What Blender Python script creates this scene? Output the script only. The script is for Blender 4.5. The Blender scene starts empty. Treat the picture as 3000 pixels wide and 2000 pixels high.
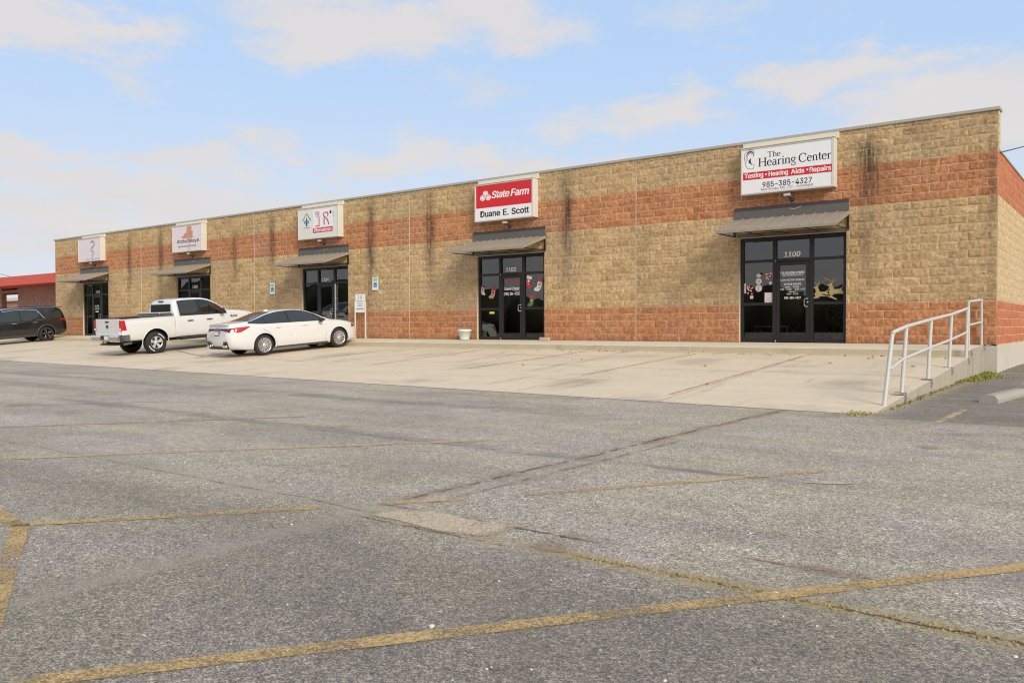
import bpy, bmesh, math, random
from mathutils import Vector, Matrix, noise
R = math.radians
rnd = random.Random(7)
D = bpy.data
scene = bpy.context.scene
COL = scene.collection

# ---------------------------------------------------------------- camera, sky, sun, exposure
cd = D.cameras.new('camera'); cam = D.objects.new('camera', cd); COL.objects.link(cam)
cam.location = (2.6316, -21.9764, 0.4462)
cd.sensor_width = 36.0; cd.lens = 29.05; cd.clip_end = 5000; cd.clip_start = 0.05
yaw, pitch, roll = 0.6498, -0.0183, -0.0022
fw = Vector((-math.sin(yaw), math.cos(yaw), 0)); ri = Vector((math.cos(yaw), math.sin(yaw), 0)); up = Vector((0, 0, 1))
f2 = fw*math.cos(pitch)+up*math.sin(pitch); u2 = up*math.cos(pitch)-fw*math.sin(pitch)
r3 = ri*math.cos(roll)+u2*math.sin(roll); u3 = u2*math.cos(roll)-ri*math.sin(roll)
cam.rotation_euler = Matrix((r3, u3, -f2)).transposed().to_euler()
scene.camera = cam
scene.view_settings.view_transform = 'Standard'; scene.view_settings.look = 'None'
scene.view_settings.gamma = 1.0; scene.view_settings.use_curve_mapping = False
scene.view_settings.exposure = EXPOSURE = 0.66
scene.render.engine = 'CYCLES'
scene.cycles.max_bounces = 6; scene.cycles.filter_width = 1.15; scene.cycles.transparent_max_bounces = 12

SUN_DIR = Vector((1.85, -.95, 1.2)).normalized()
SUN_EL = math.asin(SUN_DIR.z); SUN_ROT = math.atan2(SUN_DIR.x, SUN_DIR.y)
ld = D.lights.new('sun', 'SUN'); ld.energy = 2.25; ld.angle = R(25.0); ld.color = (1.0, .905, .76)
lo = D.objects.new('sun', ld); COL.objects.link(lo); lo.location = (30, -20, 30)
lo.rotation_euler = SUN_DIR.to_track_quat('Z', 'Y').to_euler()

# ---- tiny node helper
class NT:
    def __init__(s, tree): s.t = tree; s.n = tree.nodes; s.l = tree.links
    def new(s, typ, **kw):
        nd = s.n.new(typ)
        for k, v in kw.items(): setattr(nd, k, v)
        return nd
    def put(s, sock, v):
        if isinstance(v, bpy.types.NodeSocket): s.l.new(v, sock)
        elif isinstance(v, bpy.types.Node): s.l.new(v.outputs[0], sock)
        else:
            if sock.type == 'RGBA' and len(v) == 3: v = (*v, 1)
            sock.default_value = v
    def m(s, op, a, b=None, c=None, clamp=False):
        nd = s.new('ShaderNodeMath', operation=op, use_clamp=clamp)
        s.put(nd.inputs[0], a)
        if b is not None: s.put(nd.inputs[1], b)
        if c is not None: s.put(nd.inputs[2], c)
        return nd.outputs[0]
    def v(s, op, a, b=None):
        nd = s.new('ShaderNodeVectorMath', operation=op); s.put(nd.inputs[0], a)
        if b is not None: s.put(nd.inputs[1], b)
        return nd.outputs['Value'] if op in ('LENGTH', 'DOT_PRODUCT', 'DISTANCE') else nd.outputs[0]
    def mix(s, f, a, b, bt='MIX'):
        nd = s.new('ShaderNodeMix', data_type='RGBA', blend_type=bt, clamp_factor=True)
        s.put(nd.inputs[0], f); s.put(nd.inputs[6], a); s.put(nd.inputs[7], b); return nd.outputs[2]
    def noise(s, vec, scale, detail=2, rough=.5, dist=0.0):
        nd = s.new('ShaderNodeTexNoise'); s.put(nd.inputs['Vector'], vec); nd.inputs['Scale'].default_value = scale
        nd.inputs['Detail'].default_value = detail; nd.inputs['Roughness'].default_value = rough; nd.inputs['Distortion'].default_value = dist
        return nd.outputs['Fac']
    def vor(s, vec, scale, feature='F1'):
        nd = s.new('ShaderNodeTexVoronoi', feature=feature); s.put(nd.inputs['Vector'], vec); nd.inputs['Scale'].default_value = scale
        return nd
    def sm(s, x, a, b, lo=0., hi=1.):
        nd = s.new('ShaderNodeMapRange', interpolation_type='SMOOTHSTEP')
        s.put(nd.inputs[0], x); s.put(nd.inputs[1], a); s.put(nd.inputs[2], b); nd.inputs[3].default_value = lo; nd.inputs[4].default_value = hi
        return nd.outputs[0]
    def comb(s, x, y, z):
        nd = s.new('ShaderNodeCombineXYZ'); s.put(nd.inputs[0], x); s.put(nd.inputs[1], y); s.put(nd.inputs[2], z); return nd.outputs[0]
    def sep(s, v):
        nd = s.new('ShaderNodeSeparateXYZ'); s.put(nd.inputs[0], v); return nd.outputs

# ---- sky: physical sky veiled by thin fair weather cloud placed by direction
world = D.worlds.new('World'); scene.world = world; world.use_nodes = True
W = NT(world.node_tree); W.n.clear()
wo = W.new('ShaderNodeOutputWorld'); bg = W.new('ShaderNodeBackground'); W.l.new(bg.outputs[0], wo.inputs[0])
sky = W.new('ShaderNodeTexSky', sky_type='NISHITA'); sky.sun_disc = False
sky.sun_elevation = SUN_EL; sky.sun_rotation = SUN_ROT; sky.air_density = 1.0; sky.dust_density = 1.0; sky.ozone_density = 1.6
bg.inputs['Strength'].default_value = SKY_STRENGTH = 0.10
tc = W.new('ShaderNodeTexCoord').outputs['Generated']
dx, dy, dz = W.sep(tc)
az = W.m('ARCTAN2', dx, dy); el = W.m('ARCSINE', dz)                  # radians, azimuth from +Y towards +X
def cam_dir(px, py):                                                  # direction of a bearing in degrees right/up of the photo's axis
    a = math.atan((px-1500)/2421)-yaw; e = math.atan(-(py-955)/2421*math.cos(a+yaw)); return a, e
wv = W.comb(W.m('MULTIPLY', az, 3.2), W.m('MULTIPLY', el, 8.0), 0.0)
w1 = W.m('SUBTRACT', W.noise(wv, 1.6, 9, .62), .5); w2 = W.m('SUBTRACT', W.noise(W.v('ADD', wv, (7.3, 2.1, 4.)), 1.7, 9, .62), .5)
azw = W.m('ADD', az, W.m('MULTIPLY', w1, .40)); elw = W.m('ADD', el, W.m('MULTIPLY', w2, .17))
CLOUDS = [(60, 90, 250, 70, 1.0), (330, 90, 170, 60, .75), (1050, 60, 330, 100, 1.0), (1420, 70, 260, 80, .95), (850, 150, 160, 50, .6), (2480, 200, 220, 70, 1.0),
          (2760, 290, 220, 90, .9), (3000, 330, 220, 110, .95), (1960, 330, 200, 50, .8), (1650, 350, 160, 45, .7), (1500, 470, 260, 60, .95), (1180, 480, 200, 50, .75), (100, 420, 160, 40, .8), (440, 480, 190, 45, .75), (760, 400, 110, 45, .5),
          (80, 520, 180, 50, .85), (600, 610, 500, 70, .75), (1400, 240, 180, 70, .45), (2000, 40, 260, 60, .5), (2400, 30, 150, 50, .3), (300, 690, 500, 60, .8), (2050, 130, 200, 60, .35)]
acc = None
for px, py, sx, sy, wt in CLOUDS:
    a0, e0 = cam_dir(px, py); sa, se = sx/2421, sy/2421
    qa = W.m('POWER', W.m('DIVIDE', W.m('SUBTRACT', azw, a0), sa), 2.0); qe = W.m('POWER', W.m('DIVIDE', W.m('SUBTRACT', elw, e0), se), 2.0)
    g = W.m('MULTIPLY', W.m('EXPONENT', W.m('MULTIPLY', W.m('ADD', qa, qe), -.8)), wt)
    acc = g if acc is None else W.m('MAXIMUM', acc, g)
pl = W.m('ADD', W.m('MAXIMUM', dz, 0.0), .12)
pv = W.comb(W.m('DIVIDE', dx, pl), W.m('DIVIDE', dy, pl), 0.0)
nz = W.noise(pv, .9, 6, .58)
mask = W.m('ADD', acc, W.m('ADD', W.m('MULTIPLY', W.m('SUBTRACT', nz, .5), .95), W.m('MULTIPLY', W.m('SUBTRACT', W.noise(pv, 3.4, 6, .62), .5), .55)))
mask = W.sm(mask, .16, .78)
# elsewhere in the sky (outside the framed part) a plain broken cloud layer
off = W.sm(W.m('ABSOLUTE', W.m('ADD', az, yaw)), .75, 1.1)
mask = W.m('ADD', W.m('MULTIPLY', mask, W.m('SUBTRACT', 1.0, off)), W.m('MULTIPLY', W.sm(nz, .38, .62), off))
hor = W.sm(el, .02, .34, .92, .26)                                      # milky air towards the horizon
cl_col = W.mix(W.noise(pv, 2.2, 4, .5), (4.45, 4.30, 4.36), (5.1, 4.86, 4.72))
blue = W.mix(.82, sky.outputs[0], (2.5, 4.1, 6.5))
skyc = W.mix(hor, blue, (4.75, 4.9, 5.15))
W.put(bg.inputs['Color'], W.mix(W.m('MULTIPLY', mask, .93), skyc, cl_col))

# ---------------------------------------------------------------- object helpers
def tag(o, label=None, cat=None, group=None, kind=None):
    if label: o['label'] = label
    if cat: o['category'] = cat
    if group: o['group'] = group
    if kind: o['kind'] = kind
    return o
def thing(name, label, cat, loc=(0, 0, 0), rot=(0, 0, 0), group=None):
    o = D.objects.new(name, None); COL.objects.link(o); o.location = loc; o.rotation_euler = rot; o.empty_display_size = .2
    return tag(o, label, cat, group)
def copy_tree(o, parent=None):
    c = o.copy(); COL.objects.link(c); c.parent = parent
    for ch in o.children: copy_tree(ch, c)
    return c
class MB:
    """collects shapes; build() links them as one mesh object"""
    def __init__(s): s.v = []; s.f = []; s.mi = []; s.sm = []; s.attr = []
    def add(s, vs, fs, mi=0, smooth=False, a=0.0):
        b = len(s.v); s.v += [tuple(v) for v in vs]
        for f in fs: s.f.append(tuple(b+i for i in f)); s.mi.append(mi); s.sm.append(smooth); s.attr.append(a)
        return s
    def box(s, x0, x1, y0, y1, z0, z1, mi=0, bev=0.0, a=0.0):
        if bev > 0:
            bm = bmesh.new(); bmesh.ops.create_cube(bm, size=1)
            for v in bm.verts: v.co = Vector(((x0+x1)/2+v.co.x*(x1-x0), (y0+y1)/2+v.co.y*(y1-y0), (z0+z1)/2+v.co.z*(z1-z0)))
            bmesh.ops.bevel(bm, geom=bm.edges[:], offset=bev, segments=2, affect='EDGES', profile=.5)
            bm.verts.index_update(); s.add([v.co for v in bm.verts], [[v.index for v in f.verts] for f in bm.faces], mi, False, a); bm.free(); return s
        vs = [(x, y, z) for x in (x0, x1) for y in (y0, y1) for z in (z0, z1)]
        return s.add(vs, [(0, 1, 3, 2), (4, 6, 7, 5), (0, 4, 5, 1), (2, 3, 7, 6), (0, 2, 6, 4), (1, 5, 7, 3)], mi, False, a)
    def tube(s, pts, r, n=8, mi=0, caps=True):
        pts = [Vector(p) for p in pts]; rings = []; pu = None
        for i, p in enumerate(pts):
            t = (pts[min(i+1, len(pts)-1)]-pts[max(i-1, 0)]).normalized()
            if pu is None: pu = t.cross(Vector((0, 0, 1)) if abs(t.z) < .9 else Vector((1, 0, 0))).normalized()
            pu = (pu-t*pu.dot(t)).normalized(); pv = t.cross(pu)
            rr = r[i] if isinstance(r, (list, tuple)) else r
            rings.append([p+pu*math.cos(2*math.pi*k/n)*rr+pv*math.sin(2*math.pi*k/n)*rr for k in range(n)])
        vs = [v for q in rings for v in q]; fs = []
        for i in range(len(pts)-1):
            for k in range(n): fs.append((i*n+k, i*n+(k+1) % n, (i+1)*n+(k+1) % n, (i+1)*n+k))
        s.add(vs, fs, mi, True)
        if caps: b = len(rings)-1; s.add(rings[0], [tuple(range(n))[::-1]], mi); s.add(rings[b], [tuple(range(n))], mi)
        return s
    def lathe(s, prof, n=24, axis='Z', c=(0, 0, 0), mi=0, smooth=True):
        vs = []; fs = []
        for r, h in prof:
            for k in range(n):
                a = 2*math.pi*k/n; x, y = r*math.cos(a), r*math.sin(a)
                vs.append({'Z': (c[0]+x, c[1]+y, c[2]+h), 'Y': (c[0]+x, c[1]+h, c[2]-y), 'X': (c[0]+h, c[1]+x, c[2]+y)}[axis])
        for i in range(len(prof)-1):
            for k in range(n): fs.append((i*n+k, i*n+(k+1) % n, (i+1)*n+(k+1) % n, (i+1)*n+k))
        return s.add(vs, fs, mi, smooth)
    def prism(s, poly, axis, h0, h1, mi=0):
        """closed 2D polygon extruded along an axis; polygon coords are the other two axes in order"""
        n = len(poly)
        def P(a, b, h): return {'X': (h, a, b), 'Y': (a, h, b), 'Z': (a, b, h)}[axis]
        vs = [P(a, b, h0) for a, b in poly]+[P(a, b, h1) for a, b in poly]
        fs = [tuple(range(n)), tuple(range(n, 2*n))[::-1]]+[(i, i+n, (i+1) % n+n, (i+1) % n) for i in range(n)]
        return s.add(vs, fs, mi)
    def grid(s, P, mi=0, smooth=True):
        """P[i][j] rows of points -> quads"""
        n, m = len(P), len(P[0])
        return s.add([p for r in P for p in r], [(i*m+j, i*m+j+1, (i+1)*m+j+1, (i+1)*m+j) for i in range(n-1) for j in range(m-1)], mi, smooth)
    def build(s, name, mats, parent=None, fix=True, recess=False):
        me = D.meshes.new(name); me.from_pydata(s.v, [], s.f)
        if not isinstance(mats, (list, tuple)): mats = [mats]
        for m in mats: me.materials.append(m)
        me.polygons.foreach_set('material_index', s.mi); me.polygons.foreach_set('use_smooth', s.sm)
        if any(s.attr):
            at = me.attributes.new('rnd', 'FLOAT', 'FACE'); at.data.foreach_set('value', s.attr)
        if fix:
            bm = bmesh.new(); bm.from_mesh(me); bmesh.ops.recalc_face_normals(bm, faces=bm.faces[:]); bm.to_mesh(me); bm.free()
        me.update()
        o = D.objects.new(name, me); COL.objects.link(o); o.parent = parent
        return o
def struct(o): o['kind'] = 'structure'; return o

# ---- lettering: built-in font turned into thin solid mesh, facing -Y (x -> X, y -> Z)
_tc = {}
try:
    import os
    FONT = D.fonts.load(os.path.join(bpy.utils.system_resource('DATAFILES'), 'fonts', 'Inter.woff2'))
except Exception: FONT = None
def text_mesh(body, bold=0.0, shear=0.0, spacing=1.0):
    key = (body, bold, shear, spacing)
    if key in _tc: return _tc[key]
    cu = D.curves.new('lettering', 'FONT'); cu.body = body
    if FONT: cu.font = FONT
    cu.size = 1.0; cu.size = 1.0; cu.shear = shear; cu.offset = bold; cu.space_character = spacing; cu.resolution_u = 3; cu.fill_mode = 'FRONT'
    o = D.objects.new('lettering', cu); COL.objects.link(o); bpy.context.view_layer.update()
    me = D.meshes.new_from_object(o.evaluated_get(bpy.context.evaluated_depsgraph_get()))
    vs = [v.co.copy() for v in me.vertices]; fs = [tuple(p.vertices) for p in me.polygons]
    D.objects.remove(o); D.curves.remove(cu); D.meshes.remove(me)
    _tc[key] = (vs, fs); return _tc[key]
CAP = .729 - 0
def add_text(mb, body, x0, z0, width, cap, y, mi=0, bold=0.0, shear=0.0, spacing=1.0, th=.003):
    """bold weight = a few slightly shifted layers, each a hair in front of the last"""
    vs, fs = text_mesh(body, 0.0, shear, spacing)
    xs = [v.x for v in vs]; a, b = min(xs), max(xs)
    hv = [v.y for v in text_mesh('H')[0]]; h0, h1 = min(hv), max(hv); w = bold*cap*.95
    for i, (sx, sz) in enumerate([(0, 0)] if bold <= 0 else [(-1, -.5), (1, -.5), (-1, .5), (1, .5), (0, 0)]):
        mb.add([(x0+w+(v.x-a)/(b-a)*(width-2*w)+sx*w, y-.0003*i, z0+w*.5+(v.y-h0)/(h1-h0)*(cap-w)+sz*w) for v in vs], fs, mi)
def add_rib(mb, pts, w, y, mi=0, closed=False):
    """flat stroke along a polyline in the XZ plane; w single or per point"""
    pts = [Vector((p[0], p[1])) for p in pts]; n = len(pts); L = []; Rr = []
    for i, p in enumerate(pts):
        if closed: t = pts[(i+1) % n]-pts[i-1]
        else: t = pts[min(i+1, n-1)]-pts[max(i-1, 0)]
        t = t.normalized() if t.length > 1e-9 else Vector((1, 0)); q = Vector((-t.y, t.x)); ww = (w[i] if isinstance(w, (list, tuple)) else w)/2
        L.append((p.x+q.x*ww, y, p.y+q.y*ww)); Rr.append((p.x-q.x*ww, y, p.y-q.y*ww))
    fs = [(i, (i+1) % n, n+(i+1) % n, n+i) for i in range(n if closed else n-1)]
    mb.add(L+Rr, fs, mi)
def ell(cx, cz, a, b, n=20, t0=0, t1=360): return [(cx+a*math.cos(R(t0+(t1-t0)*i/(n-(0 if abs(t1-t0) == 360 else 1)))), cz+b*math.sin(R(t0+(t1-t0)*i/(n-(0 if abs(t1-t0) == 360 else 1))))) for i in range(n)]
def disc(mb, cx, cz, a, b, y, mi=0, n=20): mb.add([(x, y, z) for x, z in ell(cx, cz, a, b, n)], [tuple(range(n))], mi)
def poly(mb, pts, y, mi=0): mb.add([(x, y, z) for x, z in pts], [tuple(range(len(pts)))], mi)

# ---------------------------------------------------------------- materials
def mat(name, col, rough=.6, metal=0.0, spec=.5, var=0.0, vscale=8.0, bump=0.0, bscale=60., coat=0.0, emit=None):
    m = D.materials.new(name); m.use_nodes = True; N = NT(m.node_tree); b = N.n['Principled BSDF']
    b.inputs['Base Color'].default_value = (*col, 1); b.inputs['Roughness'].default_value = rough; b.inputs['Metallic'].default_value = metal
    b.inputs['Specular IOR Level'].default_value = spec; b.inputs['Coat Weight'].default_value = coat; b.inputs['Coat Roughness'].default_value = .04
    g = N.new('ShaderNodeTexCoord').outputs['Object']
    if var > 0:
        f = N.noise(g, vscale, 4, .6)
        N.put(b.inputs['Base Color'], N.mix(f, tuple(c*(1-var) for c in col), tuple(min(1, c*(1+var)) for c in col)))
        N.put(b.inputs['Roughness'], N.m('ADD', N.m('MULTIPLY', f, .2), rough-.1, clamp=True))
    if bump > 0:
        bn = N.new('ShaderNodeBump'); bn.inputs['Strength'].default_value = bump; bn.inputs['Distance'].default_value = .01
        N.put(bn.inputs['Height'], N.noise(g, bscale, 4, .6)); N.l.new(bn.outputs[0], b.inputs['Normal'])
    if emit: b.inputs['Emission Color'].default_value = (*emit[0], 1); b.inputs['Emission Strength'].default_value = emit[1]
    return m
M = {}
M['bronze'] = mat('dark_bronze_metal', (.022, .019, .017), .42, .3, var=.25, vscale=20)
M['awning'] = mat('bronze_standing_seam', (.31, .265, .215), .5, .1, var=.12, vscale=3)
M['flash'] = mat('grey_flashing', (.13, .125, .112), .55, .2, var=.2, vscale=5)
M['sealant'] = mat('brown_sealant', (.055, .042, .045), .75, var=.3, vscale=12, bump=.3)
M['cap'] = mat('parapet_metal', (.42, .40, .35), .45, .2, var=.08, vscale=2)
M['cream'] = mat('cream_panel', (.66, .61, .50), .6, var=.05, vscale=3)
M['signbox'] = mat('sign_box_paint', (.60, .58, .53), .5, var=.06, vscale=4)
M['face_white'] = mat('sign_face_white', (.78, .78, .79), .35, var=.02, vscale=2)
M['face_mauve'] = mat('faded_sign_face', (.72, .64, .67), .4, var=.03, vscale=2)
M['face_green'] = mat('pale_sign_face', (.68, .69, .63), .4, var=.03, vscale=2)
M['ink'] = mat('black_vinyl', (.012, .012, .013), .5)
M['ink_grey'] = mat('faded_vinyl', (.25, .22, .24), .6)
M['red'] = mat('red_vinyl', (.62, .012, .02), .4, var=.05, vscale=2)
M['crimson'] = mat('crimson_vinyl', (.60, .016, .055), .4, var=.05)
M['pink'] = mat('pink_vinyl', (.52, .025, .12), .45, var=.1, vscale=6)
M['white'] = mat('white_vinyl', (.82, .82, .80), .45)
M['green'] = mat('green_vinyl', (.04, .17, .07), .5)
M['blue'] = mat('blue_vinyl', (.02, .10, .34), .45)
M['mint'] = mat('mint_sign_face', (.62, .78, .74), .4, var=.05)
M['treebrown'] = mat('faded_brown_print', (.55, .27, .16), .6, var=.25, vscale=5)
M['treepale'] = mat('pale_brown_print', (.55, .40, .27), .6, var=.2)
M['paintw'] = mat('white_car_paint', (.64, .64, .635), .22, 0, .5, coat=.7)
M['paintb'] = mat('black_car_paint', (.008, .009, .011), .22, 0, .5, coat=.8)
M['blackplastic'] = mat('black_plastic', (.016, .016, .017), .55, var=.2, vscale=10)
M['greyplastic'] = mat('grey_plastic', (.06, .06, .06), .55, var=.15, vscale=10)
M['tyre'] = mat('tyre_rubber', (.018, .018, .018), .8, var=.3, vscale=18, bump=.2, bscale=90)
M['alloy'] = mat('silver_alloy', (.80, .80, .81), .28, .7, var=.06)
M['dark_alloy'] = mat('dark_alloy', (.05, .05, .055), .35, .7)
M['chrome'] = mat('chrome', (.75, .74, .72), .12, 1.0, var=.04)
M['carglass'] = mat('tinted_car_glass', (.022, .026, .026), .05, 0, .8)
M['tail'] = mat('red_lens', (.45, .006, .012), .18, 0, .6, coat=.5)
M['taildark'] = mat('dark_red_lens', (.10, .008, .010), .2, 0, .6, coat=.5)
M['lensclear'] = mat('clear_lens', (.75, .72, .70), .2)
M['railpaint'] = mat('white_rail_paint', (.50, .48, .445), .6, 0, var=.10, vscale=9)
M['steel'] = mat('galvanised_steel', (.40, .39, .37), .4, .7, var=.2, vscale=14)
M['bucket'] = mat('pale_plastic', (.60, .68, .64), .45, var=.05)
M['soil'] = mat('dark_soil', (.05, .035, .022), .95, var=.3, vscale=30)
M['wood'] = mat('pale_wood', (.50, .38, .25), .7, var=.15, vscale=10)
M['cableM'] = mat('white_cable', (.6, .58, .52), .6)
M['wire'] = mat('black_cable', (.02, .02, .022), .6)
M['room'] = mat('room_wall', (.36, .28, .18), .9, var=.1)
M['roomfloor'] = mat('room_floor', (.10, .08, .06), .8, var=.2)
M['door_wood'] = mat('interior_door', (.30, .20, .12), .6, var=.1)
M['caulk'] = mat('pale_caulk', (.62, .54, .42), .8, var=.1, vscale=5)
M['gold'] = mat('gold_glitter', (.38, .29, .13), .5, .1, var=.2, vscale=30)
M['yellow'] = mat('yellow_sticker', (.75, .65, .03), .5)
M['leafgreen'] = mat('leaf_green', (.03, .07, .02), .7, var=.3, vscale=12)
M['pinkpaper'] = mat('pale_paper', (.72, .60, .58), .7)
M['redfelt'] = mat('red_felt', (.36, .035, .04), .9, var=.2, vscale=30)
M['whitefelt'] = mat('white_felt', (.58, .54, .50), .9, var=.1, vscale=30)
M['greenfelt'] = mat('green_felt', (.05, .15, .045), .9)
M['tanfelt'] = mat('tan_felt', (.42, .27, .20), .9)

def glass_mat(name, tint, extra=.0):
    m = D.materials.new(name); m.use_nodes = True; N = NT(m.node_tree); N.n.clear()
    out = N.new('ShaderNodeOutputMaterial'); mx = N.new('ShaderNodeMixShader'); tr = N.new('ShaderNodeBsdfTransparent'); gl = N.new('ShaderNodeBsdfGlossy')
    tr.inputs[0].default_value = (*tint, 1); gl.inputs['Roughness'].default_value = 0.004; gl.inputs[0].default_value = (.95, .93, .92, 1)
    fr = N.new('ShaderNodeFresnel'); fr.inputs[0].default_value = 1.5
    N.put(mx.inputs[0], N.m('ADD', fr.outputs[0], extra)); N.l.new(tr.outputs[0], mx.inputs[1]); N.l.new(gl.outputs[0], mx.inputs[2]); N.l.new(mx.outputs[0], out.inputs[0])
    return m
M['glass'] = glass_mat('storefront_glass', (.72, .68, .63), .075)
M['carclear'] = glass_mat('car_side_glass', (.30, .34, .32), .05)

def attr(N, nm): a = N.new('ShaderNodeAttribute'); a.attribute_name = nm; return a.outputs['Fac']
def block_mat(name, c1, c2, c3):
    """split-face concrete block: per-block tint, aggregate mottling, run-off stains"""
    m = D.materials.new(name); m.use_nodes = True; N = NT(m.node_tree); b = N.n['Principled BSDF']; b.inputs['Roughness'].default_value = .92; b.inputs['Specular IOR Level'].default_value = .2
    g = N.new('ShaderNodeNewGeometry').outputs['Position']; r = attr(N, 'rnd'); st = attr(N, 'stain')
    col = N.mix(r, c1, c2); col = N.mix(N.sm(N.noise(g, .45, 6, .7), .45, .68), col, c3)
    n1 = N.noise(g, 9., 6, .65); col = N.mix(N.sm(n1, .3, .72), N.mix(1.0, col, (.70, .69, .67), 'MULTIPLY'), N.mix(1.0, col, (1.18, 1.16, 1.12), 'MULTIPLY'))
    n2 = N.noise(g, 70., 3, .6); col = N.mix(N.m('MULTIPLY', N.sm(n2, .52, .75), .55), col, N.mix(1.0, col, (.45, .43, .42), 'MULTIPLY'))
    n3 = N.noise(N.v('MULTIPLY', g, (1., 1., 1.25)), 21., 4, .7); col = N.mix(N.m('MULTIPLY', N.sm(n3, .52, .70), .36), col, N.mix(1.0, col, (.55, .52, .49), 'MULTIPLY'))
    wob = N.noise(N.v('MULTIPLY', g, (13., 1., 1.1)), 1.0, 6, .7)
    sf = N.m('MULTIPLY', st, N.sm(wob, .34, .58)); sf = N.m('ADD', N.m('MULTIPLY', sf, .75), N.m('MULTIPLY', st, .22), clamp=True)
    col = N.mix(N.m('MULTIPLY', sf, .92), col, (.050, .037, .031))
    N.put(b.inputs['Base Color'], col)
    bn = N.new('ShaderNodeBump'); bn.inputs['Strength'].default_value = .6; bn.inputs['Distance'].default_value = .03
    N.put(bn.inputs['Height'], N.m('ADD', N.noise(g, 16., 5, .65), N.m('MULTIPLY', n2, .25))); N.l.new(bn.outputs[0], b.inputs['Normal'])
    return m
M['tan'] = block_mat('tan_split_block', (.46, .312, .160), (.62, .445, .245), (.46, .34, .21))
M['redblk'] = block_mat('terracotta_split_block', (.445, .184, .085), (.575, .264, .125), (.46, .225, .13))
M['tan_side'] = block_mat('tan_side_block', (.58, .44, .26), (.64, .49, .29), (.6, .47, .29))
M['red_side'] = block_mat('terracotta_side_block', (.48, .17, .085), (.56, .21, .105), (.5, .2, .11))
def mortar_mat():
    m = D.materials.new('mortar'); m.use_nodes = True; N = NT(m.node_tree); b = N.n['Principled BSDF']; b.inputs['Roughness'].default_value = .95
    g = N.new('ShaderNodeNewGeometry').outputs['Position']; st = attr(N, 'stain')
    c = N.mix(N.sm(N.noise(g, 2.2, 4, .6), .38, .62), (.44, .32, .20), (.62, .49, .33))
    N.put(b.inputs['Base Color'], N.mix(N.m('MULTIPLY', st, .8), c, (.05, .04, .035))); return m
M['mortar'] = mortar_mat()

def concrete_mat(name, c1, c2, streak=(1, 1, 1), joints=None, dirt=.5, dirtcol=(.20, .165, .12), runs=False, marks=False):
    m = D.materials.new(name); m.use_nodes = True; N = NT(m.node_tree); b = N.n['Principled BSDF']; b.inputs['Roughness'].default_value = .85; b.inputs['Specular IOR Level'].default_value = .3
    g = N.new('ShaderNodeNewGeometry').outputs['Position']; x, y, z = N.sep(g)
    col = N.mix(N.noise(N.v('MULTIPLY', g, streak), 1.1, 6, .6), c1, c2)
    d = N.sm(N.noise(N.v('MULTIPLY', g, streak), .55, 7, .68, .6), .52, .80); col = N.mix(N.m('MULTIPLY', d, dirt), col, dirtcol)
    col = N.mix(N.m('MULTIPLY', N.sm(N.noise(g, 14., 5, .7), .56, .72), .35), col, dirtcol)
    fine = N.noise(g, 160., 3, .6); col = N.mix(N.m('MULTIPLY', N.sm(fine, .4, .7), .16), col, (.2, .17, .13))
    if runs:
        q = N.noise(N.v('MULTIPLY', g, (3.2, 3.2, .35)), 1.6, 5, .7); col = N.mix(N.m('MULTIPLY', N.sm(q, .48, .72), .5), col, (.15, .13, .10))
    if marks:
        t1 = N.noise(N.v('MULTIPLY', g, (1.6, .22, 1.)), 1.3, 5, .7); col = N.mix(N.m('MULTIPLY', N.sm(t1, .54, .74), .45), col, (.16, .135, .10))
        v = N.vor(N.v('ADD', N.v('MULTIPLY', g, (1., .7, 1.)), (.4, .1, 0.)), .42).outputs['Distance']; oil = N.m('MULTIPLY', N.sm(N.m('ADD', v, N.m('MULTIPLY', N.m('SUBTRACT', N.noise(g, 2.6, 5, .7), .5), .5)), .34, .12), .28); col = N.mix(oil, col, (.13, .11, .085))
    if joints:
        for ax, pos, wd in joints:
            wv = N.m('MULTIPLY', N.m('SUBTRACT', N.noise(g, 1.5, 3), .5), .05); s = x if ax == 'x' else y
            dd = N.m('ABSOLUTE', N.m('ADD', N.m('SUBTRACT', s, pos), wv)); col = N.mix(N.m('MULTIPLY', N.sm(dd, wd, wd*.3), .45), col, (.12, .10, .075))
    N.put(b.inputs['Base Color'], col)
    bn = N.new('ShaderNodeBump'); bn.inputs['Strength'].default_value = .25; bn.inputs['Distance'].default_value = .006
    N.put(bn.inputs['Height'], fine); N.l.new(bn.outputs[0], b.inputs['Normal']); return m
M['lot'] = concrete_mat('lot_concrete', (.56, .46, .33), (.72, .60, .445), (.6, 1.2, 1), [('y', -5.75, .03), ('x', -3.55, .03), ('x', -6.6, .025), ('x', -13.4, .025), ('x', -20.2, .025), ('x', -27., .025)], .55, marks=True)
M['walk'] = concrete_mat('walk_concrete', (.62, .54, .42), (.70, .62, .49), (1, 1, 1), [('x', -9.35*k-1.6*j, .012) for k in range(4) for j in (1, 3, 5)], .25)
M['kerbc'] = concrete_mat('kerb_concrete', (.42, .36, .25), (.52, .45, .32), (1.5, 1, 1), None, .75, (.20, .17, .10), False)
M['endwall'] = concrete_mat('end_wall_concrete', (.34, .31, .25), (.44, .40, .32), (1, 1, 2), None, .6, (.13, .115, .09), True)
M['found'] = concrete_mat('foundation_concrete', (.48, .44, .38), (.57, .53, .46), (.6, .6, 3.0), None, .5, (.33, .30, .24), False)
M['stop'] = concrete_mat('wheel_stop_concrete', (.30, .28, .245), (.38, .355, .31), (1, 1, 1), None, .5)

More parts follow.
